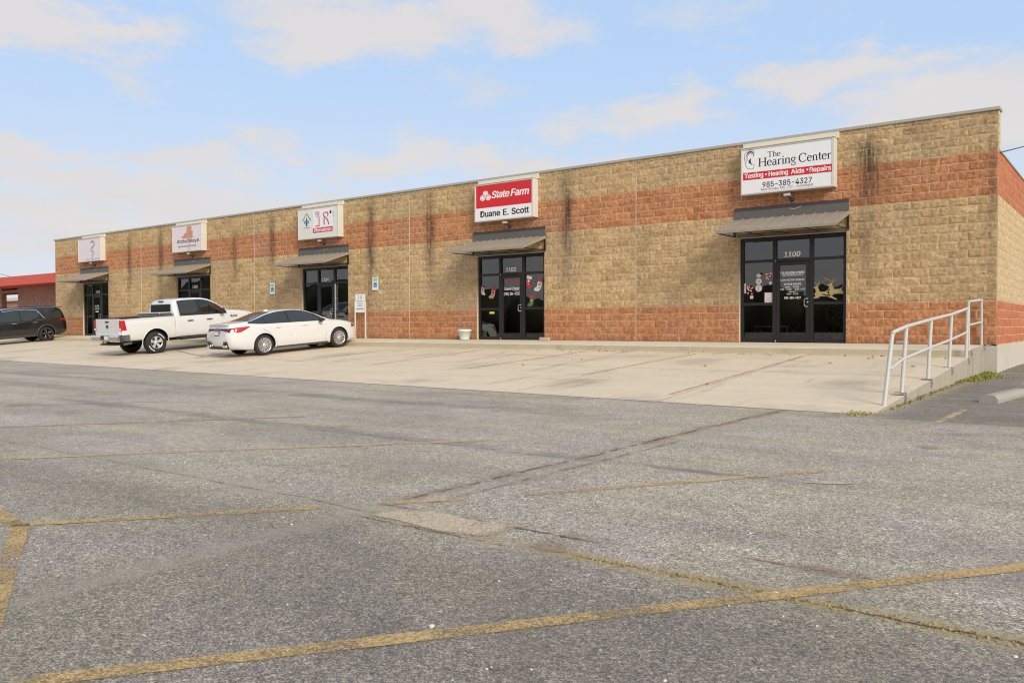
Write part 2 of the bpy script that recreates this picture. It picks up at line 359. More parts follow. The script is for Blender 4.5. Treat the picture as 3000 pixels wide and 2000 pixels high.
def asphalt_mat():
    m = D.materials.new('chip_seal_asphalt'); m.use_nodes = True; N = NT(m.node_tree); b = N.n['Principled BSDF']; b.inputs['Roughness'].default_value = .75; b.inputs['Specular IOR Level'].default_value = .35
    g = N.new('ShaderNodeNewGeometry').outputs['Position']; x, y, z = N.sep(g)
    v1 = N.vor(g, 150.); c1 = N.sep(v1.outputs['Color'])[0]; v2 = N.vor(N.v('ADD', g, (3.1, 7.7, 0)), 75.); c2 = N.sep(v2.outputs['Color'])[1]
    stone = N.m('ADD', N.m('MULTIPLY', N.m('POWER', c1, 1.8), .40), .162)
    stone = N.m('ADD', stone, N.m('MULTIPLY', N.sm(c2, .95, .99), .24))
    stone = N.m('SUBTRACT', stone, N.m('MULTIPLY', N.sm(v1.outputs['Distance'], .45, .75), .07))
    big = N.noise(g, .28, 5, .6); mid = N.noise(g, 1.3, 5, .62); lng = N.noise(N.v('MULTIPLY', g, (.22, 1.5, 1.)), 1.0, 5, .6)
    lev = N.m('ADD', N.m('ADD', N.m('MULTIPLY', big, .55), N.m('MULTIPLY', mid, .55)), N.m('MULTIPLY', lng, .75))
    stone = N.m('MULTIPLY', stone, N.m('ADD', N.m('MULTIPLY', lev, 1.05), .06))
    cl = N.noise(N.v('MULTIPLY', g, (1., 1., 1.)), 26., 4, .75); cl2 = N.noise(g, 9., 5, .75)
    stone = N.m('MULTIPLY', stone, N.m('ADD', N.m('MULTIPLY', N.m('SUBTRACT', cl, .5), 1.5), N.m('ADD', N.m('MULTIPLY', N.m('SUBTRACT', cl2, .5), .9), 1.02)))
    stone = N.m('MULTIPLY', stone, N.m('SUBTRACT', 1.0, N.m('MULTIPLY', N.sm(N.noise(g, 42., 3, .7), .57, .67), .55)))
    # the side drive right of the ramp is older and darker
    side = N.m('MULTIPLY', N.sm(x, -.3, .1), N.sm(y, -10.55, -10.35)); stone = N.m('MULTIPLY', stone, N.m('SUBTRACT', 1.0, N.m('MULTIPLY', side, .42)))
    tint = N.mix(N.sm(N.noise(g, .8, 4, .6), .42, .60), (1.25, 1.055, .875), (1.27, 1.095, .81)); tint = N.mix(N.m('MULTIPLY', N.sm(c2, .6, .9), .25), tint, (1.12, .98, .86))
    gv = N.comb(stone, stone, stone); col = N.mix(1.0, gv, tint, 'MULTIPLY')
    h = None
    def crack(s, along, pos, w, a0, a1, amp, grass):
        nonlocal col
        wv = N.m('ADD', N.m('MULTIPLY', N.m('SUBTRACT', N.noise(g, 1.1, 5, .6), .5), amp), N.m('MULTIPLY', N.m('SUBTRACT', N.noise(g, 8., 5, .75), .5), .10))
        d = N.m('ABSOLUTE', N.m('ADD', N.m('SUBTRACT', s, pos), wv))
        lim = N.m('MULTIPLY', N.sm(along, a0-.25, a0+.1), N.sm(along, a1+.25, a1-.1))
        br = N.noise(g, 2.3, 4, .7)
        band = N.m('MULTIPLY', N.m('MULTIPLY', N.sm(d, w*5, w*1.2), lim), N.sm(br, .36, .60)); col = N.mix(N.m('MULTIPLY', band, .6), col, grass)
        core = N.m('MULTIPLY', N.m('MULTIPLY', N.sm(d, w, w*.25), lim), N.sm(N.noise(g, 5., 4, .7), .40, .56)); col = N.mix(N.m('MULTIPLY', core, .88), col, (.035, .027, .02))
    def band(s, along, pos, w, a0, a1, amp, colr, k, soft=.6):
        """a seam where the surface changes: pale or dark strip with soft broken edges"""
        nonlocal col
        wv = N.m('ADD', N.m('MULTIPLY', N.m('SUBTRACT', N.noise(g, .9, 5, .65), .5), amp), N.m('MULTIPLY', N.m('SUBTRACT', N.noise(g, 6., 4, .7), .5), .12))
        dd = N.m('ABSOLUTE', N.m('ADD', N.m('SUBTRACT', s, pos), wv)); lim = N.m('MULTIPLY', N.sm(along, a0-.6, a0+.4), N.sm(along, a1+.6, a1-.4))
        f = N.m('MULTIPLY', N.m('MULTIPLY', N.sm(dd, w, w*(1-soft)), lim), N.sm(N.noise(g, 1.9, 4, .7), .30, .58)); f = N.m('MULTIPLY', f, N.m('ADD', N.m('MULTIPLY', c1, .5), .6)); col = N.mix(N.m('MULTIPLY', f, k), col, colr)
    col = N.mix(N.m('MULTIPLY', N.sm(N.noise(N.v('ADD', g, (40., 9., 0.)), .6, 6, .68), .53, .72), .38), col, (.21, .17, .12)); col = N.mix(N.m('MULTIPLY', N.sm(N.noise(N.v('ADD', g, (11., 3., 0.)), .9, 6, .7), .56, .74), .40), col, (.095, .085, .075))
    TANB, DRK = (.37, .325, .245), (.13, .118, .098)
    # old darker surface left and in front of the pale patch
    dk = N.m('MULTIPLY', N.sm(N.m('ADD', y, N.m('MULTIPLY', N.m('SUBTRACT', N.noise(g, 1.2, 4), .5), .3)), -18.2, -18.45), N.sm(N.m('ADD', x, N.m('MULTIPLY', N.m('SUBTRACT', N.noise(g, 1.4, 4), .5), .35)), -1.65, -1.40)); col = N.mix(N.m('MULTIPLY', dk, .20), col, (.07, .06, .05)); dk2 = N.sm(N.m('ADD', y, N.m('MULTIPLY', N.m('SUBTRACT', N.noise(g, .9, 5, .65), .5), 1.3)), -17.9, -18.9); col = N.mix(N.m('MULTIPLY', dk2, .30), col, (.075, .062, .05))
    band(x, y, -1.40, .17, -21.5, -18.2, .30, (.36, .315, .25), .58); band(x, y, -1.36, .22, -18.0, -10.4, .25, TANB, .50); band(y, x, -18.14, .26, -12., -1.3, .30, TANB, .55); band(y, x, -18.30, .13, -.3, 6., .2, (.38, .29, .15), .7)
    band(y, x, -12.45, .34, -24., -3., .9, DRK, .40); band(y, x, -15.5, .22, -12., -1.4, .6, DRK, .40); band(y, x, -13.4, .30, -9., 0., .9, TANB, .35); band(x, y, -12.3, .16, -15.3, -9.8, .5, DRK, .35); band(y, x, -16.6, .30, -10., -2., .9, TANB, .35); band(y, x, -14.2, .5, -30., -14., 1.2, DRK, .3); band(y, x, -11.2, .4, -30., -12., .8, TANB, .3); band(y, x, -15.55, .10, -.9, .3, .1, (.16, .13, .10), .7)
    crack(x, y, -1.47, .030, -17.9, -10.2, .16, (.22, .155, .10)); crack(x, y, -1.24, .016, -17.7, -14., .16, (.24, .19, .13))
    crack(y, x, -18.22, .010, -8.0, -1.3, .16, (.27, .25, .17)); crack(y, x, -18.30, .016, .1, 5.0, .10, (.34, .24, .09))
    crack(y, x, -18.0, .028, -1.4, .1, .10, (.24, .17, .11)); crack(y, x, -18.36, .014, -1.3, -.2, .06, (.3, .22, .13)); crack(y, x, -10.45, .014, -.2, 9., .05, (.36, .30, .22)); crack(y, x, -15.62, .010, -7.5, -1.4, .3, (.2, .19, .16)); crack(y, x, -17.80, .014, 1.1, 1.75, .10, (.24, .17, .12))
    crack(x, y, -12.3, .010, -15., -9.8, .4, (.26, .24, .18))
    # dirt line where the asphalt meets the concrete apron
    se = N.m('ABSOLUTE', N.m('ADD', N.m('SUBTRACT', y, N.m('SUBTRACT', -10.1, N.m('MULTIPLY', N.m('ADD', x, .3), 1.05/30.7))), N.m('MULTIPLY', N.m('SUBTRACT', N.noise(g, 3., 3), .5), .06))); col = N.mix(N.m('MULTIPLY', N.m('MULTIPLY', N.sm(se, .10, .03), N.sm(x, .1, -.3)), .8), col, (.05, .043, .035))
    N.put(b.inputs['Base Color'], col)
    bn = N.new('ShaderNodeBump'); bn.inputs['Strength'].default_value = .6; bn.inputs['Distance'].default_value = .005
    N.put(bn.inputs['Height'], N.m('SUBTRACT', N.m('MULTIPLY', c1, .6), v1.outputs['Distance'])); N.l.new(bn.outputs[0], b.inputs['Normal']); return m
M['asphalt'] = asphalt_mat()

def worn_paint(name, col, cover, scale=26.):
    m = D.materials.new(name); m.use_nodes = True; N = NT(m.node_tree); b = N.n['Principled BSDF']; b.inputs['Roughness'].default_value = .85
    g = N.new('ShaderNodeNewGeometry').outputs['Position']
    v = N.vor(g, 120.); c1 = N.sep(v.outputs['Color'])[0]
    N.put(b.inputs['Base Color'], N.mix(N.m('MULTIPLY', c1, .8), tuple(c*.5 for c in col), tuple(min(1, c*1.25) for c in col)))
    n = N.m('ADD', N.m('ADD', N.m('MULTIPLY', N.noise(g, scale, 4, .7), .5), N.m('MULTIPLY', N.noise(g, 2.3, 5, .65), 1.05)), N.m('MULTIPLY', c1, .12))
    edge = attr(N, 'edge')
    a = N.sm(N.m('SUBTRACT', N.m('ADD', n, cover-.86), N.m('MULTIPLY', edge, .45)), -.14, .26)
    tr = N.new('ShaderNodeBsdfTransparent'); mx = N.new('ShaderNodeMixShader'); N.put(mx.inputs[0], a); N.l.new(tr.outputs[0], mx.inputs[1]); N.l.new(b.outputs[0], mx.inputs[2])
    N.l.new(mx.outputs[0], N.n['Material Output'].inputs[0]); return m
M['yl_near'] = worn_paint('worn_yellow_paint', (.52, .35, .15), .19)
M['yl_mid'] = worn_paint('faded_yellow_paint', (.55, .40, .22), .20)
M['yl_far'] = worn_paint('ghost_yellow_paint', (.42, .30, .18), .13)
M['yl_lot'] = worn_paint('faded_lot_paint', (.62, .43, .24), .10)
M['bl_lot'] = worn_paint('faded_blue_paint', (.16, .19, .22), .16)
M['kerbpaint'] = worn_paint('faded_kerb_paint', (.72, .58, .24), .08)
M['patch'] = worn_paint('pale_patch_aggregate', (.54, .43, .30), .34)
M['pinkgrit'] = worn_paint('pinkish_grit', (.40, .29, .21), .06)
M['rust'] = worn_paint('rust_stain', (.18, .07, .04), -.02)

# ---------------------------------------------------------------- ground
def edgeY(X): return -10.1+(-0.3-X)*(1.05/30.7)
def slab(X, Y):
    e = edgeY(X); return -.765+(Y-e)/(-2.05-e)*.54
def asph(X, Y):
    z = -.77
    if X > -1.5 and Y > -10: z += .011*(min(Y, 2.)+10)
    return z
mb = MB(); xs = [-900, -400, -150, -90, -70]+[-60+2*i for i in range(28)]+[-3, -1.5, -.26, 1, 3, 6, 10, 20, 60, 150, 400, 900]; ys = [-900, -400, -150, -80, -50, -30, -26, -22, -18, -14, -12, -10.6, -9.9, -8, -6, -4, -2, 0, 2, 6, 12, 20, 40, 90, 200, 400, 900]
mb.grid([[(x, y, asph(x, y)) for x in xs] for y in ys], smooth=False); struct(mb.build('ground', M['asphalt']))
# concrete parking apron: sloping slab with solid edges
mb = MB(); X0, X1 = -75., -.25; n = 60
xx = [X0+(X1-X0)*i/n for i in range(n+1)]; P = []
for t in [i/12 for i in range(13)]: P.append([(x, edgeY(x)+(-2.05-edgeY(x))*t, -.765+.54*t) for x in xx])
mb.grid(P, 0, False)
mb.add([(x, edgeY(x), -.765) for x in xx]+[(x, edgeY(x), -.9) for x in xx], [(i, i+1, n+2+i, n+1+i) for i in range(n)], 0)
Q = [(-.25, edgeY(-.25)+(-2.05-edgeY(-.25))*t/12, -.765+.54*t/12) for t in range(13)]
mb.add(Q+[(q[0], q[1], -1.0) for q in Q], [(i, i+1, 14+i, 13+i) for i in range(12)], 1)
struct(mb.build('parking_apron', [M['lot'], M['endwall']]))
# pavement along the shop fronts, with its kerb
mb = MB(); n = 40; xx = [-75+(74.75)*i/n for i in range(n+1)]
mb.grid([[(x, 0.30, 0.0) for x in xx], [(x, -1.0, -.035) for x in xx], [(x, -2.0, -.078) for x in xx], [(x, -2.045, -.092) for x in xx]], 0, False)
mb.add([(x, -2.045, -.092) for x in xx]+[(x, -2.07, -.3) for x in xx], [(i, i+1, n+2+i, n+1+i) for i in range(n)], 1)
mb.add([(-.25, .30, 0), (-.25, -1, -.035), (-.25, -2.0, -.078), (-.25, -2.045, -.092), (-.25, -2.07, -.3), (-.25, -2.07, -1), (-.25, .3, -1)], [(0, 1, 2, 3, 4, 5, 6)], 2)
struct(mb.build('pavement', [M['walk'], M['kerbc'], M['endwall']]))

def strip(name, pts, w, m, zf, lift=.004, segs=None):
    """painted line laid on the ground as a thin sheet; ragged edges come from the 'edge' attribute"""
    mb = MB(); pts = [Vector(p) for p in pts]; C = []
    for a, b in zip(pts[:-1], pts[1:]):
        k = max(2, int((b-a).length/.25)); C += [a.lerp(b, i/k) for i in range(k)]
    C.append(pts[-1]); P = []; E = []
    for i, c in enumerate(C):
        t = (C[min(i+1, len(C)-1)]-C[max(i-1, 0)]).normalized(); q = Vector((-t.y, t.x))
        e = 1.0 if i in (0, len(C)-1) else 0.0
        P.append([(*(c+q*o*w), zf((c+q*o*w).x, (c+q*o*w).y)+lift) for o in (-.62, -.45, .45, .62)]); E += [1, e, e, 1]
    mb.grid(P, 0, False); o = mb.build(name, m); a = o.data.attributes.new('edge', 'FLOAT', 'POINT'); a.data.foreach_set('value', [float(v) for v in E]); return struct(o)
d = Vector((.577, .817))
for nm, p0, p1, w, m in (('parking_line', (-.50, -20.89), (3.9, -14.70), .10, 'yl_near'), ('parking_line', (-3.0, -19.96), (-1.62, -18.20), .095, 'yl_near'), ('parking_line', (-1.62, -18.18), (-1.05, -17.42), .10, 'yl_mid'), ('parking_line', (-1.0, -17.34), (.62, -14.78), .105, 'yl_mid'),
                         ('parking_line', (-5.9, -18.98), (-2.75, -14.95), .10, 'yl_mid'), ('parking_line', (-8.75, -18.3), (-6.2, -14.6), .10, 'yl_far'), ('parking_line', (-11.4, -16.7), (-9.9, -14.5), .10, 'yl_far'),
                         ('parking_line', (-2.98, -19.71), (-.46, -20.90), .095, 'yl_near'), ('parking_line', (-3.9, -19.62), (-2.82, -19.80), .095, 'yl_near'), ('parking_line', (.62, -10.75), (.66, -8.5), .10, 'yl_mid'), ('parking_line', (.72, -13.02), (1.2, -12.84), .22, 'yl_far')):
    strip(nm, [p0, p1], w, M[m], asph)
for p0, p1 in (((-13.6, -6.9), (-13.2, -2.3)), ((-10.25, -7.1), (-9.6, -2.3)), ((-6.75, -7.4), (-6.3, -2.4)), ((-3.7, -9.4), (-3.6, -2.4)), ((-16.9, -6.9), (-16.6, -2.3))): strip('bay_line', [p0, p1], .10, M['yl_lot'], slab)
for p0, p1 in (((-26.2, -4.9), (-22.0, -6.35)), ((-25.0, -3.4), (-22.4, -5.0)), ((-23.4, -5.3), (-21.3, -5.75)), ((-22.0, -6.9), (-22.3, -2.3)), ((-25.1, -6.9), (-25.2, -2.3))): strip('bay_line', [p0, p1], .07, M['bl_lot'], slab)
strip('kerb_line', [(-46., -2.19), (-.4, -2.19)], .13, M['kerbpaint'], slab)
# pale exposed aggregate where the surface has ravelled away
def blotch(name, pts, m, zf=asph):
    c = Vector((sum(p[0] for p in pts)/len(pts), sum(p[1] for p in pts)/len(pts))); n = len(pts); mb = MB(); V = []; E = []
    for s, e in ((1.12, 1.0), (.8, .0)):
        for p in pts: q = c+(Vector(p)-c)*s; V.append((q.x, q.y, zf(q.x, q.y)+.005)); E.append(e)
    V.append((c.x, c.y, zf(c.x, c.y)+.005)); E.append(0.)
    mb.add(V, [(i, (i+1) % n, n+(i+1) % n, n+i) for i in range(n)]+[(n+i, n+(i+1) % n, 2*n) for i in range(n)])
    o = mb.build(name, m); a = o.data.attributes.new('edge', 'FLOAT', 'POINT'); a.data.foreach_set('value', E); return struct(o)
blotch('gravel_patch', [(-1.3, -18.31), (-1.32, -18.13), (-1.1, -17.96), (-0.79, -18.0), (-0.38, -17.98), (-0.34, -18.16), (-0.37, -18.3), (-0.45, -18.31), (-0.66, -18.35), (-0.95, -18.32)], M['patch'])
blotch('gravel_patch', [(-.06, -18.32), (-.09, -18.06), (.12, -18.15), (.2, -18.28), (.08, -18.37)], M['pinkgrit'])
blotch('gravel_patch', [(.59, -15.52), (.7, -15.33), (.92, -15.35), (.74, -15.5)], M['patch'])
blotch('gravel_patch', [(1.16, -17.83), (1.31, -17.70), (1.7, -17.72), (1.62, -17.87), (1.39, -17.88)], M['pinkgrit'])
blotch('rust_stain', [(-10.06, -12.58), (-10.0, -12.45), (-9.87, -12.45), (-9.95, -12.58)], M['rust'])

# ---------------------------------------------------------------- the shop building
U = 9.3967; BW = U/23; CH = .2032
bld = thing('shop_building', 'long single storey shop row of tan split face block with terracotta bands', 'building', (0, 0, 0))
STREAK = [(-2.82, .38, 5.2, 2.9, 1.0), (-2.85, .34, 3.9, .8, .45), (-11.9, .3, 3.6, .6, .35), (-1.75, .28, 5.4, 4.6, .35), (-2.35, .2, 4.6, 3.2, .4), (-11.86, .26, 5.45, 1.6, .9), (-17.75, .28, 5.3, 1.1, .8), (-20.85, .26, 5.3, 1.0, .95), (-26.9, .26, 5.4, 2.0, .85), (-29.6, .26, 4.7, 2.2, .75), (-35.75, .3, 5.4, 1.4, .85), (-38.75, .25, 5.1, 1.5, .85), (-43.35, .25, 5.4, 3.3, .7), (-.10, .18, 5.6, -.3, .42), (-9.15, .3, 3.8, .2, .22), (-8.4, .5, 5.4, 4.2, .15)]
def stain(x, z):
    s = 0
    for sx, w, zt, zb, k in STREAK:
        if abs(x-sx) < w*2.2 and zb-.4 < z < zt+.2:
            wob = noise.noise(Vector((sx*3.1, z*1.7, 0)))*.10
            g = math.exp(-((x-sx-wob)/w)**2*1.6); t = (zt-z)/(zt-zb)
            env = min(1, max(0, t*5+.35))*min(1, max(0, (1-t)*2.6)); env *= .65+.55*max(0, 1-abs(t-.35)*2.2)
            s = max(s, g*env*k)
    if z < .22: s = max(s, .28*(1-z/.22))
    return min(1, s)
OPEN = [(-6.18, -3.35, 2.845)]
class Wall:
    def __init__(s): s.v = []; s.f = []; s.mi = []; s.rn = []; s.st = []
    def block(s, a, b, z0, z1, mi, nx, nz, relief, seed, P):
        """split-face block: rim in the mortar line, rough raised face"""
        j = .0062; us = [a+j, a+j+.004]+[a+(b-a)*i/nx for i in range(1, nx)]+[b-j-.004, b-j]; zs = [z0+j, z0+j+.004]+[z0+(z1-z0)*i/nz for i in range(1, nz)]+[z1-j-.004, z1-j]
        base = len(s.v); n, m = len(us), len(zs); off = seed.random()*.006
        slx = (seed.random()-.5)*.010; slz = (seed.random()-.5)*.008
        for i, u in enumerate(us):
            for k, z in enumerate(zs):
                if i in (0, n-1) or k in (0, m-1): dd = -.002
                elif i in (1, n-2) or k in (1, m-2): dd = .003+seed.random()*.009*relief
                else: dd = .004+off+relief*(seed.random()*.016+slx*(i/(n-1)-.5)*2+slz*(k/(m-1)-.5)*2)
                s.v.append(P(u, z, dd)); s.st.append(stain(u, z) if P is PF else 0.)
        r = seed.random()
        for i in range(n-1):
            for k in range(m-1): s.f.append((base+i*m+k, base+i*m+k+1, base+(i+1)*m+k+1, base+(i+1)*m+k)); s.mi.append(mi); s.rn.append(r)
    def quad(s, pts, mi, stv=None):
        b = len(s.v); s.v += pts; s.st += stv or [0.]*len(pts); s.f.append(tuple(range(b, b+len(pts)))); s.mi.append(mi); s.rn.append(.5)
    def build(s, name, mats, parent):
        me = D.meshes.new(name); me.from_pydata(s.v, [], s.f)
        for m in mats: me.materials.append(m)
        me.polygons.foreach_set('material_index', s.mi)
        me.attributes.new('rnd', 'FLOAT', 'FACE').data.foreach_set('value', s.rn); me.attributes.new('stain', 'FLOAT', 'POINT').data.foreach_set('value', s.st)
        me.update(); o = D.objects.new(name, me); COL.objects.link(o); o.parent = parent; return o
PF = lambda u, z, d: (u, -d, z)
PS = lambda u, z, d: (d, u, z)
def rowmat(r): return 1 if (r < 5 or 17 <= r < 22) else 0
for k in range(5):
    ux = -k*U; seed = random.Random(100+k); w = Wall(); nx, nz = [(7, 4), (6, 3), (5, 3), (4, 2), (4, 2)][k]
    ox0, ox1, oz = ux-6.18, ux-3.35, 2.845
    for r in range(27):
        z0, z1 = r*CH, (r+1)*CH
        if r == 26: z1 = 5.44
        xs = [ux-U+i*BW for i in range(24)] if r % 2 else [ux-U]+[ux-U+(i+.5)*BW for i in range(23)]+[ux]
        for a, b in zip(xs[:-1], xs[1:]):
            segs = [(a, b)]
            if z0 < oz-.01 and b > ox0 and a < ox1: segs = [(a, min(b, ox0)), (max(a, ox1), b)]
            for p, q in segs:
                if q-p < .03: continue
                w.block(p+(.006 if abs(p-(ux-U)) < 1e-6 else 0), q-(.006 if abs(q-ux) < 1e-6 else 0), z0, z1, rowmat(r), nx if q-p > .3 else max(2, nx//2), nz, 1.0, seed, PF)
    # mortar bed behind the blocks, in strips so that run-off can darken it
    nS = 40
    for i in range(nS):
        a, b = ux-U+U*i/nS, ux-U+U*(i+1)/nS
        for z0, z1 in ((0, 1), (1, 2), (2, 2.845), (2.845, 3.6), (3.6, 4.4), (4.4, 5.44)):
            for p, q in ([(a, min(b, ox0)), (max(a, ox1), b)] if z0 < 2.8 and b > ox0 and a < ox1 else [(a, b)]):
                if q-p > .001: w.quad([(p, -.003, z0), (q, -.003, z0), (q, -.003, z1), (p, -.003, z1)], 2, [stain(p, z0), stain(q, z0), stain(q, z1), stain(p, z1)])
    w.build('front_wall', [M['tan'], M['redblk'], M['mortar']], bld)
    # jambs and lintel soffit of the opening
    for jb in ((ox0-.02, ox0, .002, .30, 0, 2.845), (ox1, ox1+.02, .002, .30, 0, 2.845), (ox0, ox1, .002, .30, 2.845, 2.9)):
        mb = MB(); mb.box(*jb); mb.build('jamb', M['caulk'], bld)
# pale control joints
for k in range(1, 5):
    mb = MB(); mb.box(-k*U-.007, -k*U+.007, -.016, .0, .0, 5.43); mb.build('control_joint', M['caulk'], bld)
# side wall, lower than the false front
w = Wall(); seed = random.Random(5)
for r in range(22):
    z0, z1 = r*CH, (r+1)*CH; z0 = max(z0, -.03)
    ys = [i*.4064 for i in range(66)] if r % 2 else [0]+[(i+.5)*.4064 for i in range(65)]
    for a, b in zip(ys[:-1], ys[1:]): w.block(a, b, z0, z1, rowmat(r), 3, 2, .35, seed, PS)
w.quad([(0, 0, -.03), (0, 26.4, -.03), (0, 26.4, 4.47), (0, 0, 4.47)], 2)
# return of the parapet above the side roof
for r in range(22, 27):
    z0, z1 = r*CH, min((r+1)*CH, 5.44); w.block(.0, .30, z0, z1, rowmat(r), 2, 2, .4, seed, PS)
w.quad([(0, 0, 4.47), (0, .3, 4.47), (0, .3, 5.44), (0, 0, 5.44)], 2)
w.build('side_wall', [M['tan_side'], M['red_side'], M['mortar']], bld)
mb = MB(); mb.box(-5*U, -.001, .30, .32, 4.4, 5.44); mb.box(-5*U, -.02, .32, 26.3, 4.2, 4.3); mb.box(-5*U, -5*U+.2, .32, 26.3, 0, 4.4); mb.box(-5*U, -.02, 26.3, 26.4, 0, 4.45); mb.box(-5*U-.001, -5*U+.1, .001, .3, 0, 5.44); mb.build('rear_shell', M['tan_side'], bld)
mb = MB(); mb.box(-.02, .03, .3, 26.4, 4.47, 4.52, 0, .006); mb.build('roof_edge_trim', M['cap'], bld)
mb = MB()
for k in range(16): a = -5*U-.05+k*(5*U+.09)/16; mb.box(a+.002, a+(5*U+.09)/16-.002, -.05, .36, 5.395+.0005*(k % 2), 5.475, 0, .012)
mb.build('parapet_cap', M['cap'], bld)
mb = MB(); mb.box(-.252, .012, -.012, 26.4, -1.0, -.030); mb.build('foundation', M['found'], bld)

# ---- storefronts
def storefront(k):
    ox = -6.18-k*U; y0, y1 = .07, .17
    fr = MB()
    def bar(x0, x1, z0, z1, d=0.0): fr.box(ox+x0, ox+x1, y0-d, y1, z0, z1, 0, .004)
    for x0, x1 in ((0, .09), (.90, 1.0), (1.88, 1.98), (2.74, 2.83)): bar(x0, x1, 0, 2.845)
    for x0, x1 in ((.09, .90), (1.98, 2.74)):
        bar(x0, x1, 2.745, 2.843, -.002); bar(x0, x1, 2.17, 2.24, -.002); bar(x0, x1, 1.0, 1.075, -.002); bar(x0, x1, .002, .10, -.002)
    bar(1.0, 1.88, 2.745, 2.843, -.002); bar(1.0, 1.88, 2.165, 2.245, -.002)
    f = fr.build('storefront_frame', M['bronze'], bld)
    for x0, x1, z0, z1 in ((.09, .90, 2.24, 2.745), (.09, .90, 1.075, 2.17), (.09, .90, .10, 1.0), (1.98, 2.74, 2.24, 2.745), (1.98, 2.74, 1.075, 2.17), (1.98, 2.74, .10, 1.0), (1.0, 1.88, 2.245, 2.745)):
        g = MB(); g.add([(ox+x0, .12, z0), (ox+x1, .12, z0), (ox+x1, .12, z1), (ox+x0, .12, z1)], [(0, 1, 2, 3)]); g.build('window_pane', M['glass'], f, False)
    dr = MB()
    for a in ((1.005, 1.09, .015, 2.155), (1.79, 1.875, .015, 2.155), (1.09, 1.79, 2.06, 2.155), (1.09, 1.79, .015, .20)): dr.box(ox+a[0], ox+a[1], .065, .125, a[2], a[3], 0, .004)
    dr.box(ox+1.02, ox+1.05, .05, .065, .002, .04); 
    d = dr.build('door', M['bronze'], bld)
    g = MB(); g.add([(ox+1.09, .10, .20), (ox+1.79, .10, .20), (ox+1.79, .10, 2.06), (ox+1.09, .10, 2.06)], [(0, 1, 2, 3)]); g.build('door_glass', M['glass'], d, False)
    h = MB(); h.tube([(ox+1.85, .06, 1.16), (ox+1.80, -.005, 1.16), (ox+1.772, -.005, 1.13), (ox+1.772, -.005, .98), (ox+1.80, -.005, .95), (ox+1.85, .06, .95)], .010, 8); h.lathe([(0, .052), (.022, .052), (.022, .066)], 12, 'Y', (ox+1.835, 0, 1.07)); h.build('door_handle', M['steel'], d)
    for z in (.03, 2.19): h = MB(); h.lathe([(0, -.03), (.016, -.03), (.016, .03), (0, .03)], 8, 'Z', (ox+.99, .055, z)); h.build('pivot_hinge', M['steel'], d)
    t = MB(); add_text(t, str(1100+2*k), ox+1.19+(0, -.03, -.08, -.03, .02)[k], 2.285, .44, .135, .116, 0, .05, .18); t.build('house_number', M['white'], f)
    return ox, f, d
STO = [storefront(k) for k in range(5)]
h = MB(); h.box(STO[2][0]+1.982, STO[2][0]+2.012, .045, .10, .05, 2.16, 0, .003); h.build('mullion_glint', M['alloy'], STO[2][2])  # bright strip added to stand for light caught on the mullion edge
def door_text(k, rows, m='white', nm='door_lettering'):
    ox, f, d = STO[k]
    for s, x, z, wd, cap, bold in rows: t = MB(); add_text(t, s, ox+x, z, wd, cap, .096, 0, bold); t.build(nm, M[m], d)
door_text(0, [('THE HEARING CENTER', 1.10, 1.825, .66, .062, .03), ('MIMI OSBORNE, MS, CCC-A', 1.155, 1.776, .55, .032, .02), ('1100 VICTOR II BLVD.', 1.10, 1.643, .66, .046, .03), ('OFFICE HOURS', 1.20, 1.53, .46, .050, .03), ('MON. - THURS.', 1.24, 1.457, .37, .042, .02), ('9:00 - 12:00', 1.10, 1.397, .30, .042, .02), ('1:30 - 4:30', 1.50, 1.397, .27, .042, .02), ('FRIDAY', 1.33, 1.332, .19, .036, .02), ('9:00 - 12:00', 1.28, 1.275, .30, .038, .02), ('985-385-4327', 1.21, 1.161, .44, .058, .03)])
door_text(1, [('Duane E Scott', 1.11, 1.665, .64, .090, .03), ('(985) 384-4320', 1.10, 1.49, .67, .095, .02)])
door_text(1, [('StateFarm', 1.20, 1.905, .52, .085, .04)], 'red')
t = MB()
for cx, cz in ((1.135, 1.925), (1.165, 1.925), (1.15, 1.955)): add_rib(t, ell(STO[1][0]+cx, cz, .017, .014, 12), .008, .096, 0, True)
t.build('door_emblem', M['red'], STO[1][2])
door_text(4, [('PLEASE USE', 1.16, 1.55, .46, .085, .02), ('OTHER DOOR', 1.13, 1.40, .52, .085, .02)])
t = MB(); add_rib(t, [(STO[4][0]+1.22, 1.29), (STO[4][0]+1.48, 1.29)], .05, .096); poly(t, [(STO[4][0]+1.46, 1.235), (STO[4][0]+1.58, 1.29), (STO[4][0]+1.46, 1.345)], .0962); t.build('arrow_sticker', M['white'], STO[4][2])

# ---- rooms behind the glass
for k in range(5):
    ux = -k*U; a, b = ux-U+.4, ux-.4; mb = MB()
    mb.add([(a, .30, .0), (b, .30, .0), (b, 5.2, .0), (a, 5.2, .0)], [(0, 1, 2, 3)], 1)
    mb.add([(a, .30, 2.85), (b, .30, 2.85), (b, 5.2, 2.85), (a, 5.2, 2.85)], [(0, 1, 2, 3)], 0)
    mb.add([(a, 5.2, 0), (b, 5.2, 0), (b, 5.2, 2.85), (a, 5.2, 2.85)], [(0, 1, 2, 3)], 0)
    mb.add([(a, .3, 0), (a, 5.2, 0), (a, 5.2, 2.85), (a, .3, 2.85)], [(0, 1, 2, 3)], 0); mb.add([(b, .3, 0), (b, 5.2, 0), (b, 5.2, 2.85), (b, .3, 2.85)], [(0, 1, 2, 3)], 0)
    mb.build('room_lining', [M['room'], M['roomfloor']], bld)
    if k in (0, 3): mb = MB(); mb.box(ux-6.05, ux-5.2, 4.9, 5.15, 0, 2.05, 0, .01); mb.box(ux-5.35, ux-5.30, 4.84, 4.9, .98, 1.04); mb.build('inner_door', M['door_wood'], bld)

